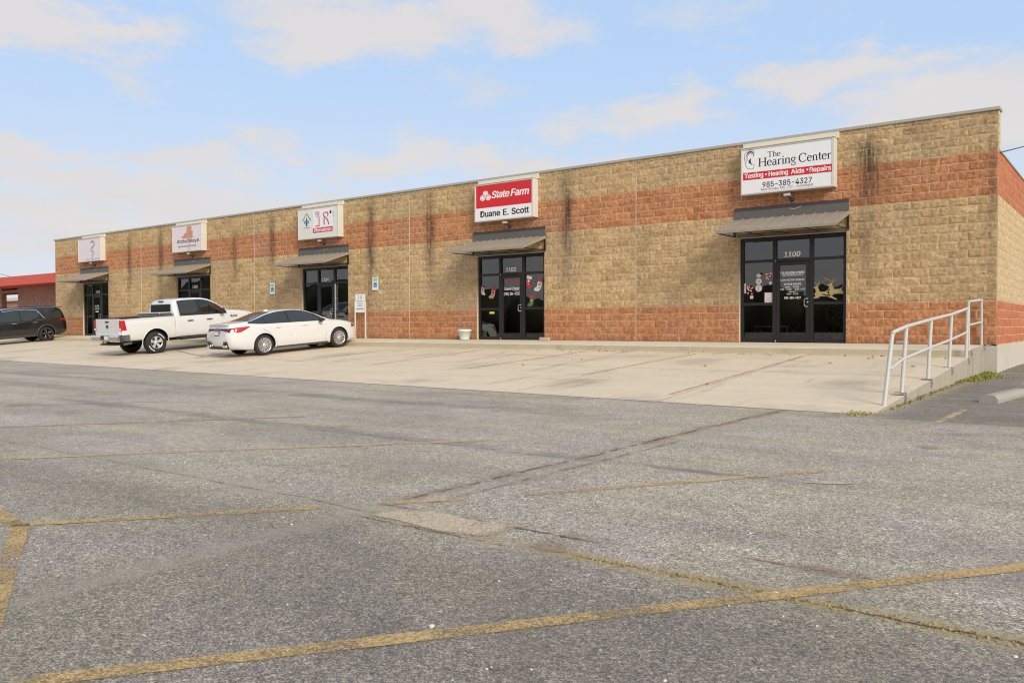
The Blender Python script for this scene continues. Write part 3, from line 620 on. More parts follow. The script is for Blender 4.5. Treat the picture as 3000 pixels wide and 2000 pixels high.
# ---- awnings
def awning(k, label):
    ux = -k*U; t = thing('awning', label, 'awning', (ux-4.805, 0, 2.9), group='metal awnings over the shop doors'); X = 1.525
    rf = MB(); zt, zb, yo = .465, .035, -1.30; th = .02
    rf.prism([(-.035, zt), (yo, zb), (yo, zb-.06), (yo+.02, zb-.06), (yo+.02, zb-.02), (-.035, zt-th)], 'X', -X, X)
    rf.prism([(-.035, zt+.012), (yo-.004, zb+.012), (yo-.004, zb-.07), (-.035, zt-.09)], 'X', X, X+.016); rf.prism([(-.035, zt+.012), (yo-.004, zb+.012), (yo-.004, zb-.07), (-.035, zt-.09)], 'X', -X-.016, -X)
    o = rf.build('roof_panel', M['awning'], t)
    sm = MB()
    for i in range(1, 11): x = -X+2*X*i/11; sm.prism([(-.04, zt+.001), (yo+.002, zb+.001), (yo+.002, zb+.028), (-.04, zt+.028)], 'X', x-.007, x+.007)
    sm.build('standing_seam', M['awning'], o)
    br = MB()
    for s in (-1, 1):
        x = s*(X-.02); br.box(x-.02, x+.02, -.06, -.018, -.02, zt-.10); br.tube([(x, -.04, .0), (x, yo+.03, zb-.045)], .016, 6); br.tube([(x, -.045, zt-.12), (x, yo+.04, zb-.03)], .016, 6)
    br.tube([(-X+.02, yo+.03, zb-.045), (X-.02, yo+.03, zb-.045)], .018, 6); br.tube([(0.0, -.02, .0), (-.25, yo+.05, zb-.05)], .010, 6)
    for s in (-.5, .5): br.tube([(s*X, -.03, .0), (s*X, yo+.03, zb-.045)], .012, 6)
    br.build('bracket', M['bronze'], t)
    hd = MB(); hd.box(-X+.02, X+.005, -.055, -.016, zt-.005, zt+.225, 0, .004); hd.box(-X, X+.02, -.075, -.03, zt-.012, zt+.012, 0, .003); hd.build('wall_flashing', M['flash'], t)
    se = MB(); n = 34; P = [[], [], []]
    for i in range(n+1):
        x = -X+.02+(2*X-.015)*i/n; j = noise.noise(Vector((x*4+k*9, 0, 0)))*.018
        P[0].append((x, -.058, zt+.215)); P[1].append((x, -.052, zt+.295+j)); P[2].append((x, -.012, zt+.31+j))
    se.grid(P, 0, False); se.build('sealant_strip', M['sealant'], t)
    ln = MB(); ln.box(-1.42, 1.46, -.03, -.0125, -.045, .055, 0, .004); ln.build('lintel_plate', M['flash'], t)
    lm = MB(); lm.box(-.16, .04, yo+.30, yo+.36, zb-.02, zb+.02, 0, .006); lm.build('under_light', M['cream'], t)
    return t
AW = ['bronze metal awning over the 1100 door, under the sign with an ear', 'bronze metal awning over the 1102 door, under the red and white sign', 'bronze metal awning over the 1104 door, between the two accessible parking plates', 'bronze metal awning over the 1106 door, behind the white pickup cab', 'bronze metal awning over the 1108 door, at the far left end']
for k in range(5): awning(k, AW[k])

# ---- box signs
def boxsign(k, label, facemat, draw):
    ux = -k*U; ox = ux-6.03; t = thing('box_sign', label, 'sign', (ux-4.8, 0, 3.98), group='box signs above the shop doors'); dx, dz = -(ux-4.8), -3.98
    def off(mb):
        mb.v = [(v[0]+dx, v[1], v[2]+dz) for v in mb.v]; return mb
    mb = MB(); x0, x1, z0, z1 = ox, ox+2.45, 3.98, 5.225; yf = -.30
    mb.box(x0, x1, yf+.03, -.016, z0, z1, 0, .006)
    for a in ((x0, x1, z0, z0+.045), (x0, x1, z1-.04, z1), (x0, x0+.045, z0+.045, z1-.04), (x1-.05, x1, z0+.045, z1-.04)): mb.box(a[0], a[1], yf, yf+.031, a[2], a[3], 0, .003)
    for px_, pz_ in ((x1, z0+.08), (x1, z1-.08)): mb.box(px_, px_+.004, -.2, -.18, pz_, pz_+.02)
    off(mb).build('cabinet', M['signbox'], t)
    f = MB(); f.box(x0+.046, x1-.051, yf+.012, yf+.029, z0+.046, z1-.041); fo = off(f).build('sign_face', facemat, t)
    c = MB(); c.box(ox-.03, ox+2.50, -.08, -.014, 5.232, 5.393, 0, .006); c.box(x0-.02, x1+.02, yf-.02, -.016, z1+.001, z1+.022, 0, .004); off(c).build('top_panel', M['cream'], t)
    for nm, m, fn in draw:
        b = MB(); fn(b, ox, yf+.010); off(b).build(nm, m, fo)
    # small flood lamp and its loose cable below the box
    l = thing('flood_light', FL[k], 'lamp', (ux-4.80, 0, 3.86), group='flood lights under the signs')
    b = MB(); b.box(-.09, .09, -.24, -.15, .0, .075, 0, .012); b.build('lamp_housing', M['signbox'], l)
    b = MB(); b.lathe([(0, -.012), (.055, -.012), (.055, -.05), (.035, -.06), (0, -.06)], 12, 'Y', (.06, 0, -.09)); b.tube([(.06, -.05, -.09), (.04, -.12, -.04), (0, -.19, .01)], .018, 6); b.box(.07, .12, -.14, -.06, -.12, -.08, 0, .008); b.build('mounting', M['greyplastic'], l)
    b = MB()
    if k != 1: b.tube([(-.25, -.06, .11), (-.26, -.03, .0), (-.2, -.03, -.10), (-.08, -.03, -.13), (.03, -.03, -.11)], .007, 6); b.tube([(.03, -.04, -.10), (.0, -.04, -.2), (.03, -.05, -.31), (.14, -.07, -.35), (.26, -.07, -.31), (.33, -.065, -.28)], .007, 6)
    else: b.tube([(-.12, -.06, .11), (-.22, -.04, .05), (-.24, -.03, -.04), (-.14, -.03, -.09), (.02, -.03, -.07)], .007, 6)
    b.build('lamp_cable', M['cableM'], l)
FL = ['small flood light with looped white cable under the sign with an ear', 'small flood light with a short cable loop under the red and white sign', 'small flood light under the sign with a green roof and pink letters', 'small flood light with dangling cable under the faded tree sign', 'small flood light under the faded snake sign at the far left end']
# strokes for the serif lettering: each glyph is a list of (polyline, widths), unit cap height
TK, TN, SR = .150, .066, .042
def serif(x, z, w=.26): return ([(x-w/2, z), (x+w/2, z)], SR*1.1)
def arc(cx, cz, a, b, t0, t1, n=14): return ell(cx, cz, a, b, n, t0, t1)
def bowlw(n, lo=TN, hi=TK, c=180, t0=0, t1=360): return [lo+(hi-lo)*abs(math.cos(R(t0+(t1-t0)*i/(n-1))))**1.3 for i in range(n)]
GL = {
 'T': (.80, [([(.40, 0), (.40, 1)], TK), ([(.04, .975), (.76, .975)], TN), ([(.05, 1), (.05, .78)], SR), ([(.75, 1), (.75, .78)], SR), serif(.40, .02, .34)]),
 'h': (.62, [([(.14, 0), (.14, 1.02)], TK*.9), (arc(.32, .44, .17, .22, 175, 0, 10), [TN, TN, TN, TN, TN, .07, .09, .10, TK*.9, TK*.9]), ([(.49, .44), (.49, 0)], TK*.9), serif(.14, .02), serif(.49, .02), ([(.03, .985), (.14, 1.0)], SR)]),
 'e': (.55, [(arc(.27, .32, .21, .32, 8, 318, 18), bowlw(18, TN, TK*.95, 0, 8, 318)), ([(.08, .36), (.47, .36)], SR)]),
 'H': (.95, [([(.18, 0), (.18, 1)], TK), ([(.77, 0), (.77, 1)], TK), ([(.18, .52), (.77, .52)], TN), serif(.18, .02, .32), serif(.77, .02, .32), serif(.18, .98, .32), serif(.77, .98, .32)]),
 'a': (.55, [([(.40, .06), (.40, .45)], TK*.9), (arc(.25, .47, .155, .16, 0, 160, 10), [TK*.9, .1, .08, .06, TN, TN, .06, .07, .08, .09]), (arc(.23, .17, .165, .17, 60, 330, 14), bowlw(14, TN, TK*.9, 0, 60, 330)), ([(.25, .36), (.40, .40)], SR), ([(.40, .06), (.46, .01), (.54, .05)], TN)]),
 'r': (.46, [([(.15, 0), (.15, .62)], TK*.9), ([(.15, .42), (.24, .58), (.34, .62), (.43, .56)], [TN, TN, .08, .11]), serif(.16, .02, .28), ([(.04, .595), (.15, .61)], SR)]),
 'i': (.30, [([(.15, 0), (.15, .62)], TK*.9), serif(.15, .02), ([(.04, .595), (.15, .61)], SR), ([(.09, .86), (.21, .86)], .12)]),
 'n': (.64, [([(.14, 0), (.14, .62)], TK*.9), (arc(.32, .44, .17, .20, 175, 0, 10), [TN, TN, TN, TN, TN, .07, .09, .10, TK*.9, TK*.9]), ([(.49, .44), (.49, 0)], TK*.9), serif(.14, .02), serif(.49, .02), ([(.03, .595), (.14, .61)], SR)]),
 'g': (.58, [(arc(.26, .42, .18, .20, 0, 360, 20), bowlw(20, TN, TK*.85, 0, 0, 360)), ([(.16, .24), (.10, .14), (.16, .06), (.40, .03), (.50, -.08)], [TN, TN, .07, .09, TK*.8]), (arc(.28, -.14, .22, .15, 15, -205, 14), [TK*.8]+[TN]*13), ([(.40, .56), (.54, .60)], TN)]),
 'C': (.92, [(arc(.47, .5, .40, .50, 42, 318, 24), bowlw(24, TN, TK*1.05, 0, 42, 318)), ([(.80, .66), (.81, .96)], SR*1.3)]),
 't': (.40, [([(.18, .10), (.18, .86)], TK*.9), ([(.03, .60), (.36, .60)], TN), ([(.18, .10), (.22, .03), (.30, .02), (.38, .08)], [TK*.9, .08, TN, TN])]),
 ' ': (.34, []),
}
def serif_text(mb, s, x0, z0, width, cap, y):
    tot = sum(GL[c][0] for c in s); k = width/tot; x = x0
    for c in s:
        wd, st = GL[c]
        for pts, w in st:
            kk = (k+cap)/2; add_rib(mb, [(x+p[0]*k, z0+p[1]*cap) for p in pts], [q*kk for q in w] if isinstance(w, list) else w*kk, y)
        x += wd*k
# sign of 1100
def d1(b, o, y):
    serif_text(b, 'The', o+.725, 4.925, .36, .140, y); serif_text(b, 'Hearing', o+.475, 4.700, 1.02, .222, y); serif_text(b, 'Center', o+1.555, 4.690, .825, .222, y)
    E = lambda L: [(o+.088+p[0]*.283, 4.655+p[1]*.526) for p in L]
    add_rib(b, E([(.95, .70), (1.0, .84), (.86, .96), (.60, 1.0), (.30, .95), (.08, .80), (.02, .60), (.08, .44), (.16, .36)]), [.004, .011, .012, .012, .012, .012, .011, .01, .006], y)
    add_rib(b, E([(.76, .60), (.94, .66), (.86, .84), (.60, .92), (.36, .86), (.20, .70), (.20, .52), (.30, .36)]), [.004, .010, .030, .034, .03, .012, .008, .004], y)
    add_rib(b, E([(.62, .72), (.72, .80), (.60, .86), (.44, .80), (.30, .62), (.34, .46)]), [.004, .016, .02, .02, .008, .004], y-.0005)
    poly(b, E([(.68, .56), (.60, .54), (.46, .46), (.44, .36), (.62, .28), (.82, .20), (.64, .38)]), y-.001)
    add_rib(b, E([(.10, .40), (.16, .22), (.34, .06), (.66, .0), (.94, .04), (1.0, .18), (.84, .26)]), [.008, .010, .010, .011, .012, .011, .005], y)
BAND = lambda b, o, y: b.add([(o+.059, y, 4.374), (o+2.395, y, 4.352), (o+2.395, y, 4.552), (o+.059, y, 4.575)], [(0, 1, 2, 3)])
def d1w(b, o, y):
    y -= .003
    for s, x, wd in (('Testing', .10, .52), ('Hearing', .762, .52), ('Aids', 1.355, .35), ('Repairs', 1.838, .54)): add_text(b, s, o+x, 4.42-(x-.1)*.012, wd, .125, y, 0, .045)
    for x in (.675, 1.755): b.add([(o+x, y, 4.452), (o+x+.045, y, 4.452), (o+x+.045, y, 4.497), (o+x, y, 4.497)], [(0, 1, 2, 3)])
boxsign(0, 'white box sign with a drawn ear and a red strip above the 1100 door', M['face_white'], [('black_lettering', M['ink'], d1), ('phone_lettering', M['ink'], lambda b, o, y: add_text(b, '985-385-4327', o+.598, 4.133, 1.30, .143, y, 0, .02)), ('small_lettering', M['ink_grey'], lambda b, o, y: add_text(b, 'Mimi Brooks, MS, CCC- Audiologist', o+.558, 4.052, 1.375, .062, y, 0, .004)), ('red_strip', M['red'], BAND), ('white_lettering', M['white'], d1w)])
# sign of 1102
def d2r(b, o, y): b.add([(o+.06, y, 4.432), (o+2.385, y, 4.432), (o+2.385, y, 5.185), (o+.06, y, 5.185)], [(0, 1, 2, 3)])
def d2w(b, o, y):
    y -= .003
    for cx, cz in ((.475, 4.905), (.352, 4.768), (.592, 4.768)):
        add_rib(b, ell(o+cx, cz, .100, .078, 28), .030, y, 0, True); disc(b, o+cx, cz, .068, .050, y)
    add_text(b, 'State', o+.735, 4.722, .755, .235, y, 0, .045, .22, .95); add_text(b, 'Farm', o+1.535, 4.722, .755, .235, y, 0, .045, .22, .95)
def d2k(b, o, y):
    for s, x, wd in (('Duane', .245, .85), ('E.', 1.215, .235), ('Scott', 1.57, .715)): add_text(b, s, o+x, 4.125, wd, .205, y, 0, .05)
boxsign(1, 'red and white box sign with three ovals above the 1102 door', M['face_white'], [('red_panel', M['red'], d2r), ('white_lettering', M['white'], d2w), ('black_lettering', M['ink'], d2k)])
# sign of 1104
def d3g(b, o, y): add_rib(b, [(o+.285, 4.73), (o+.541, 5.02), (o+.795, 4.735)], .045, y); add_rib(b, [(o+.338, 4.437), (o+.747, 4.437)], .022, y); b.add([(o+x, y, z) for x, z in ((.50, 4.77), (.58, 4.77), (.58, 4.84), (.50, 4.84))], [(0, 1, 2, 3)])
def d3b(b, o, y):
    b.add([(o+x, y, z) for x, z in ((.495, 4.50), (.585, 4.50), (.585, 4.765), (.495, 4.765))], [(0, 1, 2, 3)])
    for x in (.385, .44, .60, .655):
        for z in (4.615, 4.685): b.add([(o+x, y, z), (o+x+.042, y, z), (o+x+.042, y, z+.05), (o+x, y, z+.05)], [(0, 1, 2, 3)])
def d3p(b, o, y):
    y -= .0035; add_rib(b, ell(o+1.175, 4.975, .062, .055, 20), .026, y, 0, True)
    for i in range(12): a = R(i*30); add_rib(b, [(o+1.175+.07*math.cos(a), 4.975+.063*math.sin(a)), (o+1.175+.092*math.cos(a), 4.975+.084*math.sin(a))], .016, y)
    add_rib(b, [(o+1.27, 5.03), (o+1.315, 4.985), (o+1.30, 4.90), (o+1.24, 4.85), (o+1.15, 4.855)], [.03, .045, .045, .035, .012], y)
    add_rib(b, [(o+1.315, 4.84), (o+1.315, 4.47)], .055, y); add_rib(b, [(o+1.342, 4.475), (o+1.09, 4.475)], .04, y-.0004)
    add_rib(b, [(o+1.62, 4.50), (o+1.62, 4.76)], .065, y); add_rib(b, [(o+1.60, 4.95), (o+1.60, 4.83), (o+1.68, 4.79)], .06, y); add_rib(b, [(o+1.59, 4.965), (o+1.70, 4.985), (o+1.83, 4.955), (o+1.86, 4.88), (o+1.81, 4.82)], [.03, .04, .06, .065, .05], y-.0004)
    add_rib(b, [(o+1.69, 4.79), (o+1.79, 4.71), (o+1.86, 4.60), (o+1.90, 4.49)], [.05, .06, .06, .055], y-.0006)
def d3a(b, o, y):
    y -= .0035; disc(b, o+1.992, 4.968, .052, .058, y); disc(b, o+2.018, 4.962, .048, .055, y-.0003); add_rib(b, [(o+2.005, 5.03), (o+2.035, 5.06)], [.006, .02], y)
    add_rib(b, [(o+2.15, 4.94), (o+2.15, 4.87)], .02, y); add_rib(b, [(o+2.15, 4.945), (o+2.19, 4.945)], .016, y-.0003); add_rib(b, [(o+2.14, 4.82), (o+2.17, 4.80), (o+2.18, 4.77)], .02, y)
boxsign(2, 'pale box sign with a green roof shape and pink letters above the 1104 door', M['face_green'], [
    ('white_panel', M['face_white'], lambda b, o, y: b.add([(o+.933, y, 4.19), (o+2.13, y, 4.19), (o+2.13, y, 5.13), (o+.933, y, 5.13)], [(0, 1, 2, 3)])),
    ('green_roof_emblem', M['green'], d3g), ('blue_cross_emblem', M['blue'], d3b), ('pink_lettering', M['pink'], d3p), ('black_emblem', M['ink'], d3a),
    ('crimson_strip', M['crimson'], lambda b, o, y: b.add([(o+.937, y-.003, 4.20), (o+2.125, y-.003, 4.21), (o+2.125, y-.003, 4.408), (o+.937, y-.003, 4.40)], [(0, 1, 2, 3)])),
    ('white_lettering', M['white'], lambda b, o, y: add_text(b, 'iRefurbish', o+1.012, 4.24, 1.045, .135, y-.006, 0, .05))])
# sign of 1106
def blob(b, cx, cz, rx, rz, y, seed, n=26):
    rr = random.Random(seed); poly(b, [(cx+rx*math.cos(t)*q, cz+rz*math.sin(t)*q) for t, q in [(2*math.pi*i/n, .78+rr.random()*.34) for i in range(n)]], y)
def d4t(b, o, y):
    for i, (x, z, rx, rz) in enumerate(((1.38, 5.05, .16, .12), (1.52, 5.06, .13, .10), (1.40, 4.90, .22, .13), (1.30, 4.77, .30, .12), (1.56, 4.80, .18, .10), (1.20, 4.68, .34, .09), (1.50, 4.66, .28, .08), (1.66, 4.90, .08, .05), (.92, 4.66, .14, .05))): blob(b, o+x, z, rx, rz, y-.0002*i, 50+i)
def d4p(b, o, y): add_rib(b, [(o+1.36, 4.62), (o+1.345, 4.3), (o+1.34, 4.06), (o+1.30, 4.03)], [.05, .045, .05, .12], y-.002); add_rib(b, [(o+1.50, 4.62), (o+1.475, 4.3), (o+1.48, 4.06), (o+1.54, 4.03)], [.05, .045, .05, .12], y-.002)
def d4k(b, o, y): add_text(b, 'Atchafalaya', o+.40, 4.40, 1.83, .165, y-.004, 0, .02); add_text(b, 'Animal Clinic', o+.51, 4.20, 1.53, .08, y-.004, 0, .012)
boxsign(3, 'faded white box sign with a brown tree print above the 1106 door', M['face_mauve'], [('tree_print', M['treebrown'], d4t), ('trunk_print', M['treepale'], d4p), ('black_lettering', M['ink'], d4k)])
# sign of 1108
def d5(b, o, y):
    add_rib(b, [(o+1.60, 5.10), (o+1.585, 4.16)], .022, y)
    pts = [(1.38, 4.93), (1.40, 5.0), (1.55, 5.04), (1.75, 5.0), (1.82, 4.88), (1.74, 4.78), (1.60, 4.72), (1.42, 4.66), (1.37, 4.58), (1.48, 4.52), (1.62, 4.49), (1.76, 4.44), (1.78, 4.38), (1.68, 4.33), (1.56, 4.30), (1.48, 4.26), (1.52, 4.21), (1.62, 4.18), (1.66, 4.14)]
    add_rib(b, [(o+x, z) for x, z in pts], [.05, .07, .08, .085, .08, .07, .06, .055, .05, .05, .05, .045, .04, .04, .035, .03, .03, .025, .015], y-.0005)
boxsign(4, 'faded white box sign with a snake and staff above the 1108 door', M['face_mauve'], [('snake_emblem', M['ink_grey'], d5), ('phone_lettering', M['ink_grey'], lambda b, o, y: add_text(b, '(985) 385-2760', o+.853, 4.034, 1.49, .10, y, 0, .01))])

# ---- accessible-parking plates
for x, z, lab in ((-26.88, 2.07, 'mint accessible parking plate on the wall above the white saloon roof'), (-20.57, 2.07, 'mint accessible parking plate on the wall above the white yard sign')):
    t = thing('parking_plate', lab, 'sign', (x, 0, z), group='accessible parking plates'); b = MB(); b.box(-.16, .16, -.048, -.036, -.24, .25, 0, .004); p = b.build('plate', M['mint'], t)
    b = MB(); b.box(-.08, .085, -.052, -.049, -.12, .05); b.build('blue_square', M['blue'], p)
    b = MB(); y = -.054; disc(b, -.012, .022, .016, .014, y, 0, 10); add_rib(b, [(-.012, .008), (-.008, -.035), (.03, -.038), (.045, -.078)], .014, y); add_rib(b, ell(.0, -.062, .038, .034, 14, 150, 370), .010, y-.0003); b.build('wheelchair_symbol', M['white'], p)
    b = MB(); add_text(b, 'RESERVED', -.12, .165, .24, .035, -.050, 0, .02); add_text(b, 'PARKING', -.11, .115, .22, .035, -.050, 0, .02); b.build('plate_lettering', M['green'], p)
# ---- yard sign
t = thing('yard_sign', 'white yard sign on two pale posts standing by the wall', 'sign', (-21.13, -.30, -.01)); b = MB(); b.box(-.27, .27, -.012, .012, 1.0, 1.70, 0, .003); p = b.build('panel', M['face_white'], t)
for s in (-.285, .285):
    b = MB(); b.box(s-.022, s+.022, -.02, .02, 0 if s > 0 else 0, 1.42, 0, .003); b.build('post', M['cream'], t)
b = MB(); y = -.0135; add_text(b, 'iRefurbish', -.17, 1.40, .34, .05, y, 0, .02); add_rib(b, [(-.14, 1.315), (.14, 1.315)], .022, y); add_rib(b, [(-.12, 1.255), (.12, 1.255)], .022, y); add_rib(b, [(-.19, 1.14), (.19, 1.14)], .035, y)
add_rib(b, [(-.10, 1.66), (-.06, 1.63), (-.06, 1.50), (-.11, 1.50)], .018, y); add_rib(b, [(.04, 1.50), (.04, 1.64), (.10, 1.65), (.11, 1.60), (.05, 1.57), (.11, 1.50)], .018, y); b.build('panel_lettering', M['ink_grey'], p)
# ---- bucket, block, dryer vents
t = thing('bucket', 'pale plastic bucket with soil on the pavement left of the 1102 door', 'bucket', (-15.87, -.32, -.011)); b = MB(); b.lathe([(0, 0), (.155, 0), (.162, .02), (.215, .27), (.235, .275), (.24, .36), (.225, .362), (.20, .30), (.19, .30)], 28); b.build('tub', M['bucket'], t); b = MB(); b.lathe([(0, .305), (.202, .30)], 20); b.build('soil', M['soil'], t)
b = MB(); b.box(-12.67, -12.33, -.40, -.28, -.014, .095, 0, .012); tag(b.build('door_stop_block', M['wood']), 'pale block lying on the pavement right of the 1102 door', 'block')
b = MB(); b.box(-27.0, -26.45, -.10, -.02, .86, .90, 0, .006); b.box(-26.98, -26.47, -.08, -.02, .80, .86); tag(b.build('wall_vent', M['ink']), 'black vent on the wall just above the white saloon roof', 'vent')
b = MB(); b.box(-2.15, -1.85, -.17, -.05, -.012, .075, 0, .03); tag(b.build('concrete_block', M['stop']), 'pale rounded block on the pavement behind the handrail', 'block')

# ---- things stuck or standing behind the glass
def flat(name, label, cat, x, z, parts, y=.108, group=None, rot=0):
    t = thing(name, label, cat, (x, y, z), (0, R(rot), 0), group)
    for nm, m, fn in parts: b = MB(); fn(b); o = b.build(nm, M[m], t); 
    return t
def slab2(b, pts, y0=0., y1=.006): b.prism(pts, 'Y', y0, y1)
def stocking(label, x, z, s, main, cuff, rot, flip=1, pat=None):
    s *= .88
    body = [(-.5, .55), (.5, .55), (.5, -.35), (1.0, -.75), (1.0, -1.0), (.7, -1.1), (-.1, -1.0), (-.5, -.55)]
    t = flat('christmas_stocking', label, 'stocking', x, z, [('sock', main, lambda b: slab2(b, [(p[0]*s*.42*flip, p[1]*s*.5) for p in body])), ('cuff', cuff, lambda b: slab2(b, [(-.26*s, .24*s), (.26*s, .24*s), (.26*s, .5*s), (-.26*s, .5*s)], -.003, .008)),
        ('face_patch', pat or 'tanfelt', lambda b: (disc(b, 0, .05*s, .12*s, .11*s, -.002), disc(b, .02*s, -.22*s, .06*s, .05*s, -.002)))], rot=rot, group='christmas stockings in the 1102 windows'); return t
sx = STO[1][0]
stocking('red toed pale christmas stocking high in the right window of 1102', sx+2.12, 1.92, .42, 'redfelt', 'whitefelt', 12, 1, 'whitefelt')
stocking('white christmas stocking with red cuff at the right edge of the 1102 window', sx+2.56, 1.80, .48, 'whitefelt', 'redfelt', 14, -1, 'ink_grey')
stocking('green and red elf christmas stocking low in the right window of 1102', sx+2.24, 1.28, .42, 'greenfelt', 'redfelt', 8, -1)
stocking('white toed red christmas stocking in the left window of 1102', sx+.16, 1.70, .36, 'whitefelt', 'redfelt', 8, 1, 'redfelt')
stocking('brown and red christmas stocking left of the 1102 door', sx+.62, 1.58, .42, 'tanfelt', 'redfelt', 12, -1, 'redfelt')
flat('sticker', 'small yellow sticker low in the left window of 1102', 'sticker', sx+.565, .91, [('label', 'yellow', lambda b: slab2(b, [(-.10, -.035), (.10, -.035), (.10, .035), (-.10, .035)]))])
sx = STO[0][0]
def deer(x, z, lab):
    B = lambda b: (slab2(b, [(-.20, -.02), (-.16, .03), (.06, .03), (.18, .09), (.20, .16), (.16, .12), (.13, .0), (.20, -.06), (.38, -.17), (.36, -.19), (.12, -.09), (-.06, -.09), (-.10, -.13), (-.22, -.145), (-.37, -.105), (-.355, -.085), (-.22, -.115), (-.17, -.085)]), slab2(b, [(-.16, .02), (-.06, .03), (-.10, .12), (-.12, .19), (-.20, .16), (-.24, .13), (-.18, .12)], -.001, .005))
    A = lambda b: [b.tube([(-.12, .002, .18), (-.10+q*.06, .002, .26), (-.12+q*.16, .002, .33)], .006, 5) for q in (-1.2, .2, 1.2)]
    flat('reindeer_cutout', lab, 'decoration', x, z, [('deer_body', 'gold', B), ('antlers', 'gold', A)], group='gold reindeer in the 1100 window')
deer(sx+2.20, 1.30, 'gold leaping reindeer cutout nearer the 1100 door, in its right window'); deer(sx+2.56, 1.36, 'gold leaping reindeer cutout at the right edge of the 1100 window')
flat('snowman_cutout', 'white snowman of three discs in the left window of 1100', 'decoration', sx+.505, 1.47, [('disc', 'whitefelt', lambda b: disc(b, 0, .0, .095, .095, 0)), ('disc', 'whitefelt', lambda b: disc(b, 0, .19, .085, .085, 0)), ('disc', 'whitefelt', lambda b: disc(b, 0, .345, .07, .05, 0)), ('buttons', 'ink', lambda b: [disc(b, q, h, .011, .011, -.002, 0, 8) for q, h in ((0, .04), (0, 0), (0, -.04), (-.02, .20), (.02, .20), (0, .17))]), ('top_hat', 'ink', lambda b: slab2(b, [(.02, .37), (.10, .36), (.11, .42), (.05, .43)]))])
def garland(x, z, lab):
    rr = random.Random(int(x*100)); L = [(rr.uniform(-.10, .10), rr.uniform(-.12, .12)) for i in range(16)]
    flat('candy_cluster', lab, 'decoration', x, z, [('red_candy', 'redfelt', lambda b: [disc(b, p[0], p[1], .035, .03, -.0004*i, 0, 9) for i, p in enumerate(L)]), ('white_candy', 'whitefelt', lambda b: [disc(b, p[0]*.9+.01, p[1]*.9, .018, .016, -.009-.0004*i, 0, 7) for i, p in enumerate(L)]), ('tag', 'whitefelt', lambda b: slab2(b, [(-.0, -.24), (.09, -.24), (.09, -.16), (0, -.16)]))], group='red and white candy clusters in the 1100 window')
garland(sx+.79, 1.80, 'red and white candy cluster high beside the 1100 door'); garland(sx+.26, 1.43, 'red and white candy cluster at the left edge of the 1100 window')
flat('paper_notice', 'pale paper notice beside the 1100 door', 'notice', sx+.775, 1.20, [('sheet', 'pinkpaper', lambda b: slab2(b, [(-.105, -.145), (.105, -.145), (.105, .145), (-.105, .145)], 0, .002)), ('text_lines', 'ink_grey', lambda b: [add_rib(b, [(-.07, .10-i*.03), (.07-.02*(i % 3), .10-i*.03)], .006, -.001) for i in range(7)])])
t = thing('thermometer', 'white strip thermometer at the left jamb inside the 1100 window', 'thermometer', (sx+.118, .105, 1.47)); b = MB(); b.box(-.025, .025, 0, .012, -.13, .14, 0, .005); b.build('case', M['whitefelt'], t)
t = thing('pot_plant', 'leafy pot plant behind the lower right glass of 1100', 'plant', (sx+2.48, .62, 0)); b = MB(); b.lathe([(0, 0), (.11, 0), (.15, .24), (.13, .24), (0, .22)], 16); b.build('pot', M['door_wood'], t)
b = MB(); rr = random.Random(3)
for i in range(160):
    a = rr.uniform(0, 6.28); r = rr.uniform(.02, .30); z = rr.uniform(.25, .95); c = Vector((r*math.cos(a), r*math.sin(a)*.8, z)); u = Vector((rr.uniform(-1, 1), rr.uniform(-1, 1), rr.uniform(-.6, .6))).normalized()*.07; v = u.cross(Vector((rr.random(), rr.random(), rr.random()))).normalized()*.03
    b.add([c-u, c+v, c+u, c-v], [(0, 1, 2, 3)])
b.build('foliage', M['leafgreen'], t)
t = thing('side_table', 'dark side table behind the lower left glass of 1100', 'table', (sx+.55, 1.2, 0)); b = MB(); b.box(-.5, .5, -.3, .3, .40, .44, 0, .006); b.build('table_top', M['door_wood'], t)
for xx_ in (-.46, .46):
    for yy_ in (-.26, .26): b = MB(); b.box(xx_-.02, xx_+.02, yy_-.02, yy_+.02, 0, .40); b.build('leg', M['door_wood'], t)
sx = STO[2][0]
t = thing('picture_frame', 'square white framed mirror hanging inside 1104', 'frame', (sx+.9, 5.18, 1.5)); b = MB()
for a in ((-.75, .75, .62, .80), (-.75, .75, -.80, -.62), (-.75, -.55, -.62, .62), (.55, .75, -.62, .62)): b.box(a[0], a[1], -.05, 0, a[2], a[3], 0, .01)
b.build('moulding', M['cream'], t); b = MB(); b.box(-.55, .55, -.02, 0, -.62, .62); b.build('dark_panel', M['ink'], t)
M['lamp'] = mat('lit_lamp', (.9, .85, .7), .5, emit=((1, .9, .7), 6.0))
for x, y, z, lab in ((1.45, 2.2, 2.25, 'small lit lamp hanging inside 1104 above the door'), (1.0, 3.2, 2.05, 'small lit lamp inside 1104, left of the door'), (1.75, 3.2, 2.2, 'small lit lamp inside 1104, right of the door')):
    t = thing('hanging_lamp', lab, 'lamp', (sx+x, y, z), group='lit lamps inside 1104'); b = MB(); b.lathe([(0, -.03), (.03, -.015), (.035, 0), (.02, .03), (0, .035)], 10); b.build('bulb', M['lamp'], t); b = MB(); b.tube([(0, 0, .035), (0, 0, 2.85-z)], .004, 5); b.build('cord', M['wire'], t)
sx = STO[4][0]
